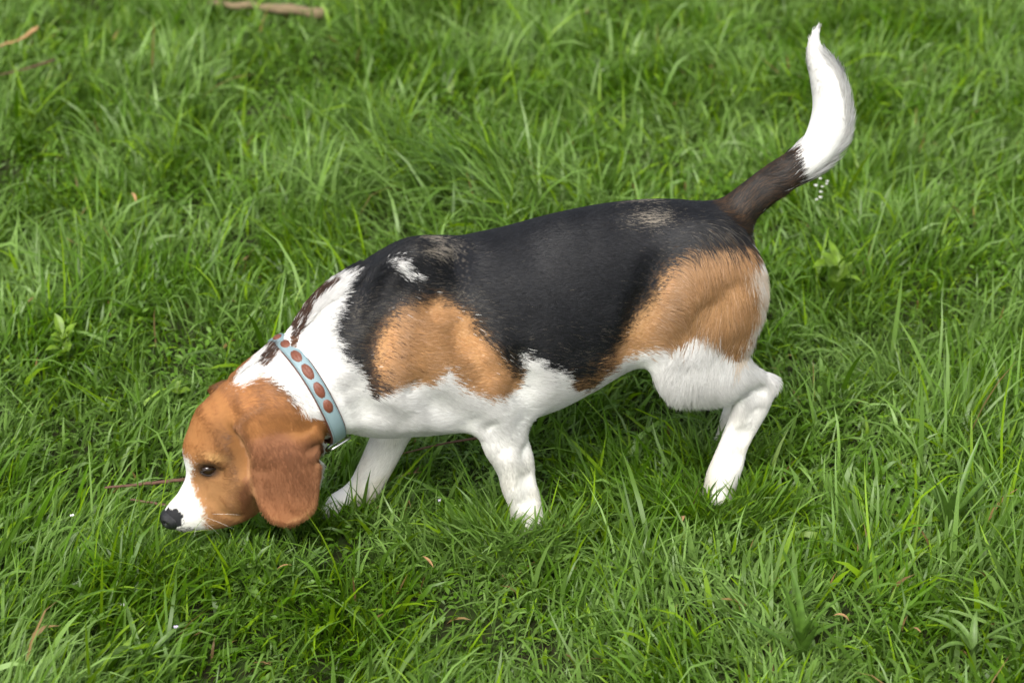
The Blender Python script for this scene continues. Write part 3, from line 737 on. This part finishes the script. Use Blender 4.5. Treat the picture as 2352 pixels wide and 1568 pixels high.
# ---------------------------------------------------------------- ground and grass
soil = material('soil_thatch', (.035, .040, .014), .95, .1)
nt = soil.node_tree; tc = node(soil, 'ShaderNodeTexCoord'); nz = node(soil, 'ShaderNodeTexNoise'); nz.inputs['Scale'].default_value = 60; nz.inputs['Detail'].default_value = 6
rp = node(soil, 'ShaderNodeValToRGB'); rp.color_ramp.elements[0].position = .35; rp.color_ramp.elements[0].color = (.022, .020, .010, 1); rp.color_ramp.elements[1].position = .7; rp.color_ramp.elements[1].color = (.040, .070, .016, 1)
nt.links.new(tc.outputs['Object'], nz.inputs['Vector']); nt.links.new(nz.outputs[0], rp.inputs['Fac']); nt.links.new(rp.outputs[0], nt.nodes['Principled BSDF'].inputs['Base Color'])
gx = np.unique(np.r_[-80, -30, -12, -6, np.linspace(-3, 3, 41), 6, 12, 30, 80]); X_, Y_ = np.meshgrid(gx, gx + .5, indexing='ij')
bump = waves(21, .5)
Zg = .012 * bump(np.stack([X_, Y_], -1)) * (np.hypot(X_, Y_) < 5) - .012
n_ = len(gx); i, j = np.meshgrid(np.arange(n_ - 1), np.arange(n_ - 1), indexing='ij')
gf = np.stack([i * n_ + j, (i + 1) * n_ + j, (i + 1) * n_ + j + 1, i * n_ + j + 1], -1).reshape(-1, 4)
ground = new_obj('ground', mesh_np('ground', np.stack([X_, Y_, Zg], -1).reshape(-1, 3), gf), None, soil); ground['kind'] = 'structure'

flow1 = waves(31, .75); flow2 = waves(32, .28); dens = waves(33, .22); tone = waves(34, .35); tone2 = waves(35, .12); lenf = waves(36, .40); fine = waves(37, .07)
def gaussp(p, c, r): return np.exp(-((p - c) ** 2).sum(-1) / r ** 2)
tuft_c = on_height(1040, 440, .02)[:2]
lowspots = [on_height(u, v, 0)[:2] for u, v in ((1450, 1000), (860, 1260), (980, 1030), (1010, 1100), (760, 1320), (1370, 990))]
def blades(base, scale=1.0, segs=4, seed=0):
    r = np.random.default_rng(seed); n = len(base)
    phi = -0.15 + 1.9 * flow1(base) + 1.1 * flow2(base) + r.normal(0, 1.25, n)       # lean azimuth
    tf = gaussp(base, tuft_c, .16)
    left = np.clip((.1 - base[:, 0]) / .4, 0, 1) * np.clip((.15 - base[:, 1]) / .2, 0, 1)
    phi = phi * (1 - .5 * left)                                                        # lower left lies towards the right
    phi = np.where(r.random(n) < tf * .9, 3.35 + r.normal(0, .35, n) + 1.6 * (base[:, 0] < tuft_c[0] - .02) * 0, phi)
    kind = r.random(n); lng = r.random(n) < .16 + .55 * tf
    L = np.where(lng, .068, .035) * np.exp(r.normal(0, .30, n)) * (1 + .26 * lenf(base) + .22 * dens(base)) * (1 + .75 * tf)
    for c in lowspots: L *= 1 - .25 * gaussp(base, c, .07)
    L = np.clip(L, .012, .16) * (scale ** .5)
    w = np.where(kind < .50, r.uniform(.0016, .0028, n), np.where(kind < .88, r.uniform(.0028, .0042, n), r.uniform(.0042, .0066, n))) * scale
    right = np.clip((base[:, 0] - .1) / .4, 0, 1) * np.clip((.15 - base[:, 1]) / .3, 0, 1)
    w *= 1 + .30 * right; L *= 1 + .12 * right
    a0 = np.abs(r.normal(.25, .30, n)) + .08; a1 = a0 + np.abs(r.normal(.85, .75, n)) + .25 * tf
    if seed in (54, 56): phi = np.where(r.random(n) < .5, 0, math.pi) + r.normal(0, .55, n); a0 *= .8; a1 = a0 + (a1 - a0) * .6; L = np.clip(L * 1.1, .050, .088) if seed == 54 else np.clip(L * 1.3, .058, .100)
    a1 = np.minimum(a1, 2.5)
    tt = np.linspace(0, 1, segs + 1)
    al = a0[:, None] + (a1 - a0)[:, None] * tt[None] ** 1.3
    kink = (r.random(n) < .08)[:, None] * (tt[None] > r.uniform(.45, .8, n)[:, None]) * r.uniform(.5, 1.3, n)[:, None]; al = al + kink
    alm = (al[:, 1:] + al[:, :-1]) / 2; st_ = L[:, None] / segs
    hx = np.concatenate([np.zeros((n, 1)), np.cumsum(np.sin(alm) * st_, 1)], 1); hz = np.concatenate([np.zeros((n, 1)), np.cumsum(np.cos(alm) * st_, 1)], 1)
    phc = phi[:, None] + r.normal(0, .25, n)[:, None] * tt[None]
    cx, cy = np.cos(phc), np.sin(phc)
    P = np.stack([base[:, :1] + hx * cx, base[:, 1:2] + hx * cy, hz + .012 * bump(base)[:, None] - .012], -1)
    tw = phi + math.pi / 2 + r.normal(0, .7, n)
    twt = tw[:, None] + r.normal(0, .5, n)[:, None] * tt[None]
    roll = r.normal(0, .35, n)[:, None]
    Wd = np.stack([np.cos(twt), np.sin(twt), roll * np.ones_like(twt)], -1)
    wp = np.interp(tt, [0, .25, .6, .85, 1], [.75, 1, .9, .5, .0])
    hw = (w[:, None] * .5 * wp[None])[..., None] * Wd
    Lf, Rt = P - hw, P + hw
    return P, Lf, Rt, L, kind, r
def dog_clear(P):
    q = to_dog(P); ok = ((q > LO + DX) & (q < HI - DX)).all(-1); s = np.where(ok, sample(np.clip(q, LO + DX, HI - DX)), 1)
    return s
def build_grass(parts):
    VV, F4, F3, CC, off = [], [], [], [], 0
    for (base, scale, segs, seed) in parts:
        P, Lf, Rt, L, kind, r = blades(base, scale, segs, seed)
        s = dog_clear(P); keep = (s.min(1) > .001) if seed < 54 else (s[:, :3].min(1) > .0005)
        # blades that would stick into the coat high up go, those brushing the paws stay
        P, Lf, Rt, L, kind, base = P[keep], Lf[keep], Rt[keep], L[keep], kind[keep], base[keep]; n = len(P)
        vs_ = np.concatenate([np.stack([Lf[:, :-1], Rt[:, :-1]], 2).reshape(n, -1, 3), P[:, -1:]], 1); k = vs_.shape[1]
        b0 = off + np.arange(n)[:, None] * k
        for i in range(segs - 1): F4.append(b0 + np.array([2 * i, 2 * i + 1, 2 * i + 3, 2 * i + 2]))
        F3.append(b0 + np.array([2 * segs - 2, 2 * segs - 1, 2 * segs]))
        VV.append(vs_.reshape(-1, 3)); off += n * k
        # colour of each blade: fresh green, yellow green, pale green for painted sheen, dry
        a = np.clip(.5 + .38 * tone(base) + .25 * tone2(base) + r.normal(0, .22, n), 0, 1)[:, None]
        g1, g2 = np.array([.068, .158, .003]), np.array([.185, .305, .072]); c = g1 * (1 - a) + g2 * a
        yl = (r.random(n) < .10 + .10 * (tone(-base) > .6))[:, None]; c = np.where(yl, np.array([.165, .290, .006]), c)
        c = c * r.uniform(.70, 1.25, (n, 1))
        dry = (r.random(n) < (.0045 if seed < 54 else .001))[:, None]; c = np.where(dry, np.array([.34, .22, .09]) * r.uniform(.5, 1.1, (n, 1)), c)
        cc = np.repeat(c[:, None], k, 1); tip = (np.arange(k) / (k - 1))[None, :, None]
        pale = np.clip(.25 - tip, 0, .25) * 1.2; cc = cc * (1 - pale) + np.array([.12, .19, .04]) * pale     # pale sheaths
        CC.append(cc.reshape(-1, 3))
    VV = np.concatenate(VV); CC = np.concatenate(CC)
    me = mesh_np('grass', VV, [np.concatenate(F4), np.concatenate(F3)]); set_attr(me, 'tint', 'FLOAT_COLOR', 'POINT', np.c_[CC, np.ones(len(CC))])
    return me
gm = bpy.data.materials.new('grass_blade'); gm.use_nodes = True; nt = gm.node_tree; pb = nt.nodes['Principled BSDF']; out = nt.nodes['Material Output']
at = node(gm, 'ShaderNodeAttribute', attribute_name='tint'); tr = node(gm, 'ShaderNodeBsdfTranslucent'); mx = node(gm, 'ShaderNodeMixShader'); mx.inputs[0].default_value = .30
gmm = node(gm, 'ShaderNodeHueSaturation'); gmm.inputs['Value'].default_value = 1.3; gmm.inputs['Saturation'].default_value = 1.15
nt.links.new(at.outputs['Color'], pb.inputs['Base Color']); nt.links.new(at.outputs['Color'], gmm.inputs['Color']); nt.links.new(gmm.outputs[0], tr.inputs['Color'])
nt.links.new(pb.outputs[0], mx.inputs[1]); nt.links.new(tr.outputs[0], mx.inputs[2]); nt.links.new(mx.outputs[0], out.inputs['Surface'])
pb.inputs['Roughness'].default_value = .42; pb.inputs['Specular IOR Level'].default_value = .38
def scatter(n, x0, x1, y0, y1, seed, excl=None):
    r = np.random.default_rng(seed); p = np.stack([r.uniform(x0, x1, n), r.uniform(y0, y1, n)], 1)
    k = r.random(n) < np.clip(.78 + .28 * dens(p) + .15 * fine(p), .25, 1)
    holes = [on_height(u, v, 0)[:2] for u, v in ((1000, 500), (1130, 475), (905, 515))]
    for h_ in holes: k &= r.random(n) > .75 * gaussp(p, h_, .045)
    if excl: k &= ~((p[:, 0] > excl[0]) & (p[:, 0] < excl[1]) & (p[:, 1] > excl[2]) & (p[:, 1] < excl[3]))
    return p[k]
def paw_tuft(u, v, w, n, seed, su=.035, sv=.018, back=.03):
    r = np.random.default_rng(seed); c = to_world(shw(u, v, w)); return np.c_[c[0] + r.normal(0, su, n), c[1] - back + r.normal(0, sv, n)]
PAWS = np.concatenate([paw_tuft(1200, 1222, .064, 2200, 1, .035, .009, .010), paw_tuft(790, 1165, -.058, 600, 2, .045, .014, .024), paw_tuft(1655, 1118, .060, 2600, 3, .038, .009, .003), paw_tuft(1655, 1045, -.058, 700, 4, .035, .015, .02), paw_tuft(1183, 1228, .070, 600, 6, .026, .007, .026), paw_tuft(1630, 1140, .066, 1300, 7, .026, .008, .022)])
CHIN = paw_tuft(465, 1215, .02, 1300, 5, .055, .013, .024)
core = scatter(262000, -1.0, 1.0, -.75, 1.75, 41)
rim = scatter(90000, -2.6, 2.6, -1.9, 4.2, 42, (-1, 1, -.75, 1.75))
far = scatter(26000, -7, 7, -3.5, 12, 43, (-2.6, 2.6, -1.9, 4.2))
gme = build_grass([(core, 1.0, 4, 51), (PAWS, 1.12, 4, 54), (CHIN, 1.15, 4, 56), (rim, 1.7, 3, 52), (far, 3.6, 2, 53)])
grass = new_obj('grass', gme, None, gm); tag(grass, 'lush green lawn of tangled uncut grass blades', 'grass', None, 'stuff')
# low leafy undergrowth: small oval leaves on short stalks between the blades
def build_undergrowth(n, seed):
    r = np.random.default_rng(seed); p = np.stack([r.uniform(-1, 1, n * 2), r.uniform(-.75, 1.75, n * 2)], 1)
    p = p[r.random(len(p)) < np.clip(.35 + .5 * waves(61, .3)(p), .08, 1)][:n]; n = len(p)
    h = r.uniform(.004, .022, n); Ls = r.uniform(.003, .0062, n); az = r.uniform(0, 6.28, n); el = r.normal(.1, .35, n)
    d = np.stack([np.cos(az) * np.cos(el), np.sin(az) * np.cos(el), np.sin(el)], -1); sd_ = np.stack([-np.sin(az), np.cos(az), r.normal(0, .35, n)], -1)
    c = np.c_[p, h + .012 * bump(p) - .012]
    prof = [(-1, 0), (-.35, .42), (.30, .40), (1.1, 0), (.30, -.40), (-.35, -.42)]
    vv = np.stack([c + d * (Ls * a)[:, None] + sd_ * (Ls * b_)[:, None] + np.array([0, 0, 1]) * (Ls * .18 * (abs(b_) > 0))[:, None] for a, b_ in prof] , 1)
    ok = dog_clear(c) > .004; vv = vv[ok]; m = len(vv); b0 = np.arange(m)[:, None] * 6
    f = np.concatenate([b0 + np.array([0, 1, 2, 3]), b0 + np.array([0, 3, 4, 5])])
    a = r.random((m, 1)); cc = np.array([.062, .155, .002]) * (1 - a) + np.array([.14, .27, .03]) * a
    me = mesh_np('undergrowth', vv.reshape(-1, 3), f); set_attr(me, 'tint', 'FLOAT_COLOR', 'POINT', np.c_[np.repeat(cc, 6, 0), np.ones(m * 6)]); return me
ug = new_obj('undergrowth', build_undergrowth(45000, 71), None, gm); tag(ug, 'tiny leafy ground cover showing between the grass blades', 'ground cover', None, 'stuff')
print('grass', len(core), len(gme.vertices), len(gme.polygons), round(time.time() - T0, 1))

# ---------------------------------------------------------------- weeds, twigs, straws, blossoms
def leaf_mat(name, c, tr_=.3, rough=.45):
    m = bpy.data.materials.new(name); m.use_nodes = True; nt = m.node_tree; p = nt.nodes['Principled BSDF']; t = node(m, 'ShaderNodeBsdfTranslucent'); x = node(m, 'ShaderNodeMixShader'); x.inputs[0].default_value = tr_
    tc = node(m, 'ShaderNodeTexCoord'); n1 = node(m, 'ShaderNodeTexNoise'); n1.inputs['Scale'].default_value = 90; rp = node(m, 'ShaderNodeValToRGB')
    rp.color_ramp.elements[0].position = .3; rp.color_ramp.elements[1].position = .75
    rp.color_ramp.elements[0].color = (*[k * .7 for k in c], 1); rp.color_ramp.elements[1].color = (*[min(1, k * 1.25) for k in c], 1)
    nt.links.new(tc.outputs['Object'], n1.inputs['Vector']); nt.links.new(n1.outputs[0], rp.inputs['Fac']); nt.links.new(rp.outputs[0], p.inputs['Base Color']); nt.links.new(rp.outputs[0], t.inputs['Color'])
    nt.links.new(p.outputs[0], x.inputs[1]); nt.links.new(t.outputs[0], x.inputs[2]); nt.links.new(x.outputs[0], nt.nodes['Material Output'].inputs['Surface']); p.inputs['Roughness'].default_value = rough
    return m
def leaf_mesh(az, L, W, a0, a1, r, shape='oval', start=(0, 0, 0), segs=8, jag=0):
    tt = np.linspace(0, 1, segs + 1); al = a0 + (a1 - a0) * tt; st_ = L / segs
    hx = np.r_[0, np.cumsum(np.sin((al[1:] + al[:-1]) / 2)) * st_]; hz = np.r_[0, np.cumsum(np.cos((al[1:] + al[:-1]) / 2)) * st_]
    a = az + r.normal(0, .25) * tt; C = np.stack([hx * np.cos(a), hx * np.sin(a), hz], -1) + np.array(start)
    wd = {'oval': np.sin(np.clip(tt * 1.02 + .03, 0, 1) * math.pi) ** .75 * (.6 + .55 * tt), 'blade': np.interp(tt, [0, .2, .6, .85, 1], [.7, 1, .85, .45, .02]), 'lance': np.sin(np.clip(tt * .97 + .03, 0, 1) * math.pi) ** .9}[shape]
    if jag: wd = wd * (1 - jag * (np.arange(segs + 1) % 2) * (tt > .1))
    wd = np.maximum(wd, .04) * W / 2
    S = np.stack([-np.sin(a), np.cos(a), np.full_like(a, r.normal(0, .25))], -1); U = np.stack([-np.cos(a) * np.cos(al), -np.sin(a) * np.cos(al), np.sin(al)], -1)
    vv = []
    for q in range(segs + 1):
        for k, lift in ((-1, .32), (-.5, .12), (0, 0), (.5, .12), (1, .32)): vv.append(C[q] + S[q] * wd[q] * k + U[q] * wd[q] * lift)
    f = [(q * 5 + j, q * 5 + j + 1, (q + 1) * 5 + j + 1, (q + 1) * 5 + j) for q in range(segs) for j in range(4)]
    return mesh_np('leaf', np.array(vv), np.array(f))
def plant(name, label, cat, u, v, mat, n, L, W, shape, seed, a0=.3, a1=1.5, jag=0, stem=0, az0=0, az1=6.28, stemmat=None):
    r = np.random.default_rng(seed); p = on_height(u, v, .01 + stem * .5)
    t = bpy.data.objects.new(name, None); COL.objects.link(t); t.location = (p[0], p[1], 0.0); tag(t, label, cat)
    if stem:
        pth = [np.array([0, 0, -.01]), np.array([.002, .001, stem * .5]), np.array([.006, .0, stem])]
        tube('stem', [np.array(t.location) + q for q in pth], .0010, stemmat or mat, t, np.array(t.location), world=True, seg_=6)
    for i in range(n):
        h = stem * r.uniform(.25, 1) if stem else r.uniform(0, .008)
        me = leaf_mesh(az0 + (az1 - az0) * (i + r.uniform(-1.2, 1.2)) / n, L * r.uniform(.5, 1.2), W * r.uniform(.6, 1.15), a0 + r.normal(0, .22), a1 + r.normal(0, .4), r, shape, (0, 0, h), jag=jag)
        new_obj('leaf', me, t, mat)
    return t
m_pale = leaf_mat('pale_leaf', (.135, .235, .050)); m_yel = leaf_mat('yellow_green_leaf', (.17, .29, .020)); m_mid = leaf_mat('mid_green_leaf', (.10, .20, .025)); m_blue = leaf_mat('grey_green_leaf', (.11, .20, .045))
plant('dandelion_plant', 'low rosette of pale toothed leaves in the grass below the beagle\'s chin', 'weed', 560, 1335, m_pale, 22, .046, .013, 'oval', 81, .5, 1.5, jag=.35, stem=.022)
plant('dock_plant', 'small weed with pointed grey green leaves below the beagle\'s ear tip', 'weed', 712, 1305, m_blue, 13, .032, .009, 'lance', 82, .5, 1.5, stem=.035)
plant('nettle_plant', 'bright yellow green leafy weed behind the beagle\'s rump', 'weed', 1925, 640, m_yel, 11, .045, .022, 'oval', 83, .5, 1.5, stem=.06)
plant('chickweed_plant', 'yellow green leafy sprig left of the beagle\'s neck', 'weed', 145, 790, m_yel, 12, .028, .013, 'oval', 84, .4, 1.4, stem=.05)
plant('clover_plant', 'single round bright leaf sprig just above the beagle\'s forehead', 'weed', 405, 880, m_yel, 3, .024, .018, 'oval', 85, .8, 1.5, stem=.03)
plant('plantain_plant', 'broad pale ribbed leaves in the lower right corner', 'weed', 2235, 1490, m_pale, 10, .070, .0085, 'blade', 86, .25, 1.9, stem=.02)
plant('coarse_grass_clump', 'clump of wide upright grass blades at the bottom, right of centre', 'grass clump', 1840, 1500, m_mid, 12, .095, .012, 'blade', 87, .1, .7)
plant('coarse_grass_clump', 'wide bladed grass clump near the right edge, level with the paws', 'grass clump', 2180, 1220, m_mid, 13, .105, .010, 'blade', 88, .2, .9)
plant('long_grass_tussock', 'dark tussock of long blades sweeping left behind the beagle\'s back', 'grass tussock', 1090, 470, m_mid, 42, .135, .0075, 'blade', 89, .35, 1.75, az0=1.7, az1=4.0)
plant('arching_grass_clump', 'pale clump of arching blades in the bottom left corner', 'grass clump', 330, 1530, m_pale, 9, .09, .008, 'blade', 90, .3, 1.8)
bark = material('twig_bark', (.10, .045, .030), .75, .3); straw = material('dry_straw', (.42, .27, .13), .7, .3); wood = material('weathered_wood', (.26, .20, .115), .9, .2)
for m, c2 in ((bark, (.14, .085, .055)), (wood, (.13, .095, .055)), (straw, (.30, .15, .06))):
    n1 = node(m, 'ShaderNodeTexNoise'); n1.inputs['Scale'].default_value = 160; n1.inputs['Detail'].default_value = 5; mxx = node(m, 'ShaderNodeMix', data_type='RGBA'); tc = node(m, 'ShaderNodeTexCoord')
    m.node_tree.links.new(tc.outputs['Object'], n1.inputs['Vector']); m.node_tree.links.new(n1.outputs[0], mxx.inputs[0]); c1 = m.node_tree.nodes['Principled BSDF'].inputs['Base Color'].default_value
    mxx.inputs[6].default_value = tuple(c1); mxx.inputs[7].default_value = (*c2, 1); m.node_tree.links.new(mxx.outputs[2], m.node_tree.nodes['Principled BSDF'].inputs['Base Color'])
def stick(name, label, cat, pts, r, mat, z=.035, taper=None, seed=0):
    rr = np.random.default_rng(seed); P = np.array([on_height(u, v, z + (dz[0] if dz else 0)) for u, v, *dz in pts]); n = 14
    t = np.linspace(0, len(P) - 1, n); Q = np.stack([np.interp(t, np.arange(len(P)), P[:, k]) for k in range(3)], -1) + rr.normal(0, r * .18, (n, 3))
    o = tube(name, Q, r, mat, None, np.zeros(3), world=True, taper=taper if taper is not None else np.interp(np.linspace(0, 1, n), [0, 1], [.55, 1.1]) * rr.uniform(.85, 1.15, n))
    tag(o, label, cat); return o
stick('twig', 'thin reddish brown twig reaching left from the beagle\'s muzzle', 'twig', [(240, 1120), (330, 1111), (425, 1100)], .0022, bark, .045, seed=1)
stick('twig', 'short curved brown twig just left of the beagle\'s nose', 'twig', [(300, 1147), (345, 1153), (395, 1164)], .0018, bark, .040, seed=2)
stick('twig', 'long thin reddish stem lying between the beagle\'s front legs', 'twig', [(880, 1052), (1000, 1022), (1130, 1000)], .0014, bark, .045, seed=3)
stick('dry_stalk', 'broken tan stalk sticking up in the top left corner', 'dry stalk', [(-10, 108), (45, 92, .01), (88, 62, .03)], .0032, straw, .04, taper=np.interp(np.linspace(0, 1, 14), [0, .5, .9, 1], [.5, .6, 1.2, .5]), seed=4)
stick('dry_stalk', 'faint brown stalk lying low under the tan one, top left', 'dry stalk', [(-10, 175), (60, 158), (125, 138)], .0018, bark, .035, seed=5)
stick('fallen_branch', 'weathered grey brown branch half hidden at the top edge', 'branch', [(470, 8), (560, 14), (660, 22), (745, 34)], .0085, wood, .03, seed=6)
# dry blades lying on the grass
r = np.random.default_rng(5)
for u, v, lab in ((1565, 1188, 'curled tan dry blade below the raised hind paw'), (312, 464, 'small pinkish dry leaf left of the long tussock'), (995, 1302, 'tan dry leaf bit below the standing front paw'),
                  (635, 1310, 'brown dry blade under the ear beside the toothed rosette'), (1950, 1425, 'short yellow blade beside the bottom right clump'), (2090, 1445, 'yellow withered leaf left of the broad pale leaves')):
    p = on_height(u, v, .045); me = leaf_mesh(r.uniform(0, 6.28), .020, .0042, .5, 1.9, r, 'lance'); me.transform(Matrix.Translation(p)); o = new_obj('dry_leaf', me, None, straw); tag(o, lab, 'dry blade', 'dry blades lying in the lawn')
# blossoms
petal_w = material('white_petal', (.78, .78, .76), .7, .2); petal_v = material('pale_violet_petal', (.50, .45, .62), .7, .2); petal_y = material('blossom_eye', (.55, .50, .12), .7, .2)
def blossom(parent, base, c, size, mat, seed):
    r = np.random.default_rng(seed)
    for k in range(5):
        me = leaf_mesh(k * 1.2566 + r.uniform(-.1, .1), size, size * .75, 1.0, 1.6, r, 'oval', segs=4); me.transform(Matrix.Translation(Vector(c) - Vector(base))); new_obj('petal', me, parent, mat)
    me = leaf_mesh(0, size * .35, size * .35, 1.2, 1.6, r, 'oval', (-size * .15, 0, size * .12), segs=3); me.transform(Matrix.Translation(Vector(c) - Vector(base))); new_obj('flower_eye', me, parent, petal_y)
for i, (u, v, lab, m) in enumerate(((165, 1184, 'tiny white flower in the grass left of the muzzle twigs', petal_w), (283, 1389, 'tiny white violet flower in the lower left lawn', petal_w), (404, 1440, 'tiny pale violet flower near the bottom left', petal_v),
                      (1015, 405, 'tiny white speck of a flower above the long tussock', petal_w), (1010, 1150, 'tiny pale violet flower under the chest between the front legs', petal_v))):
    b_ = on_height(u, v, .045); t = bpy.data.objects.new('small_flower', None); COL.objects.link(t); t.location = b_; tag(t, lab, 'flower', 'tiny lawn flowers')
    blossom(t, b_, b_, .0030, m, 100 + i); tube('stem', [b_ - [0, 0, .05], b_ - [.002, 0, .02], b_], .0005, m_mid, t, b_, world=True, seg_=5)
top = on_height(1880, 415, .115); ft = bpy.data.objects.new('flowering_stalk', None); COL.objects.link(ft); ft.location = (top[0], top[1], 0); tag(ft, 'tall thin weed stalk with tiny white blossoms beside the tail', 'flower stalk')
base = np.array([top[0], top[1], 0.0])
tube('stem', [base + [-.006, 0, 0], base + [-.004, .0, .06], top], .0009, m_mid, ft, base, world=True, seg_=6)
for k in range(9):
    rr = np.random.default_rng(200 + k); c = top + np.array([rr.normal(0, .006), rr.normal(0, .006), -.0035 * k + .004]); blossom(ft, base, c, .0026, petal_w, 300 + k)
for k in range(4):
    h = .02 + .018 * k; new_obj('leaf', leaf_mesh(k * 2.1, .018, .004, .6, 1.4, r, 'lance', (-.004, 0, h)), ft, m_mid)
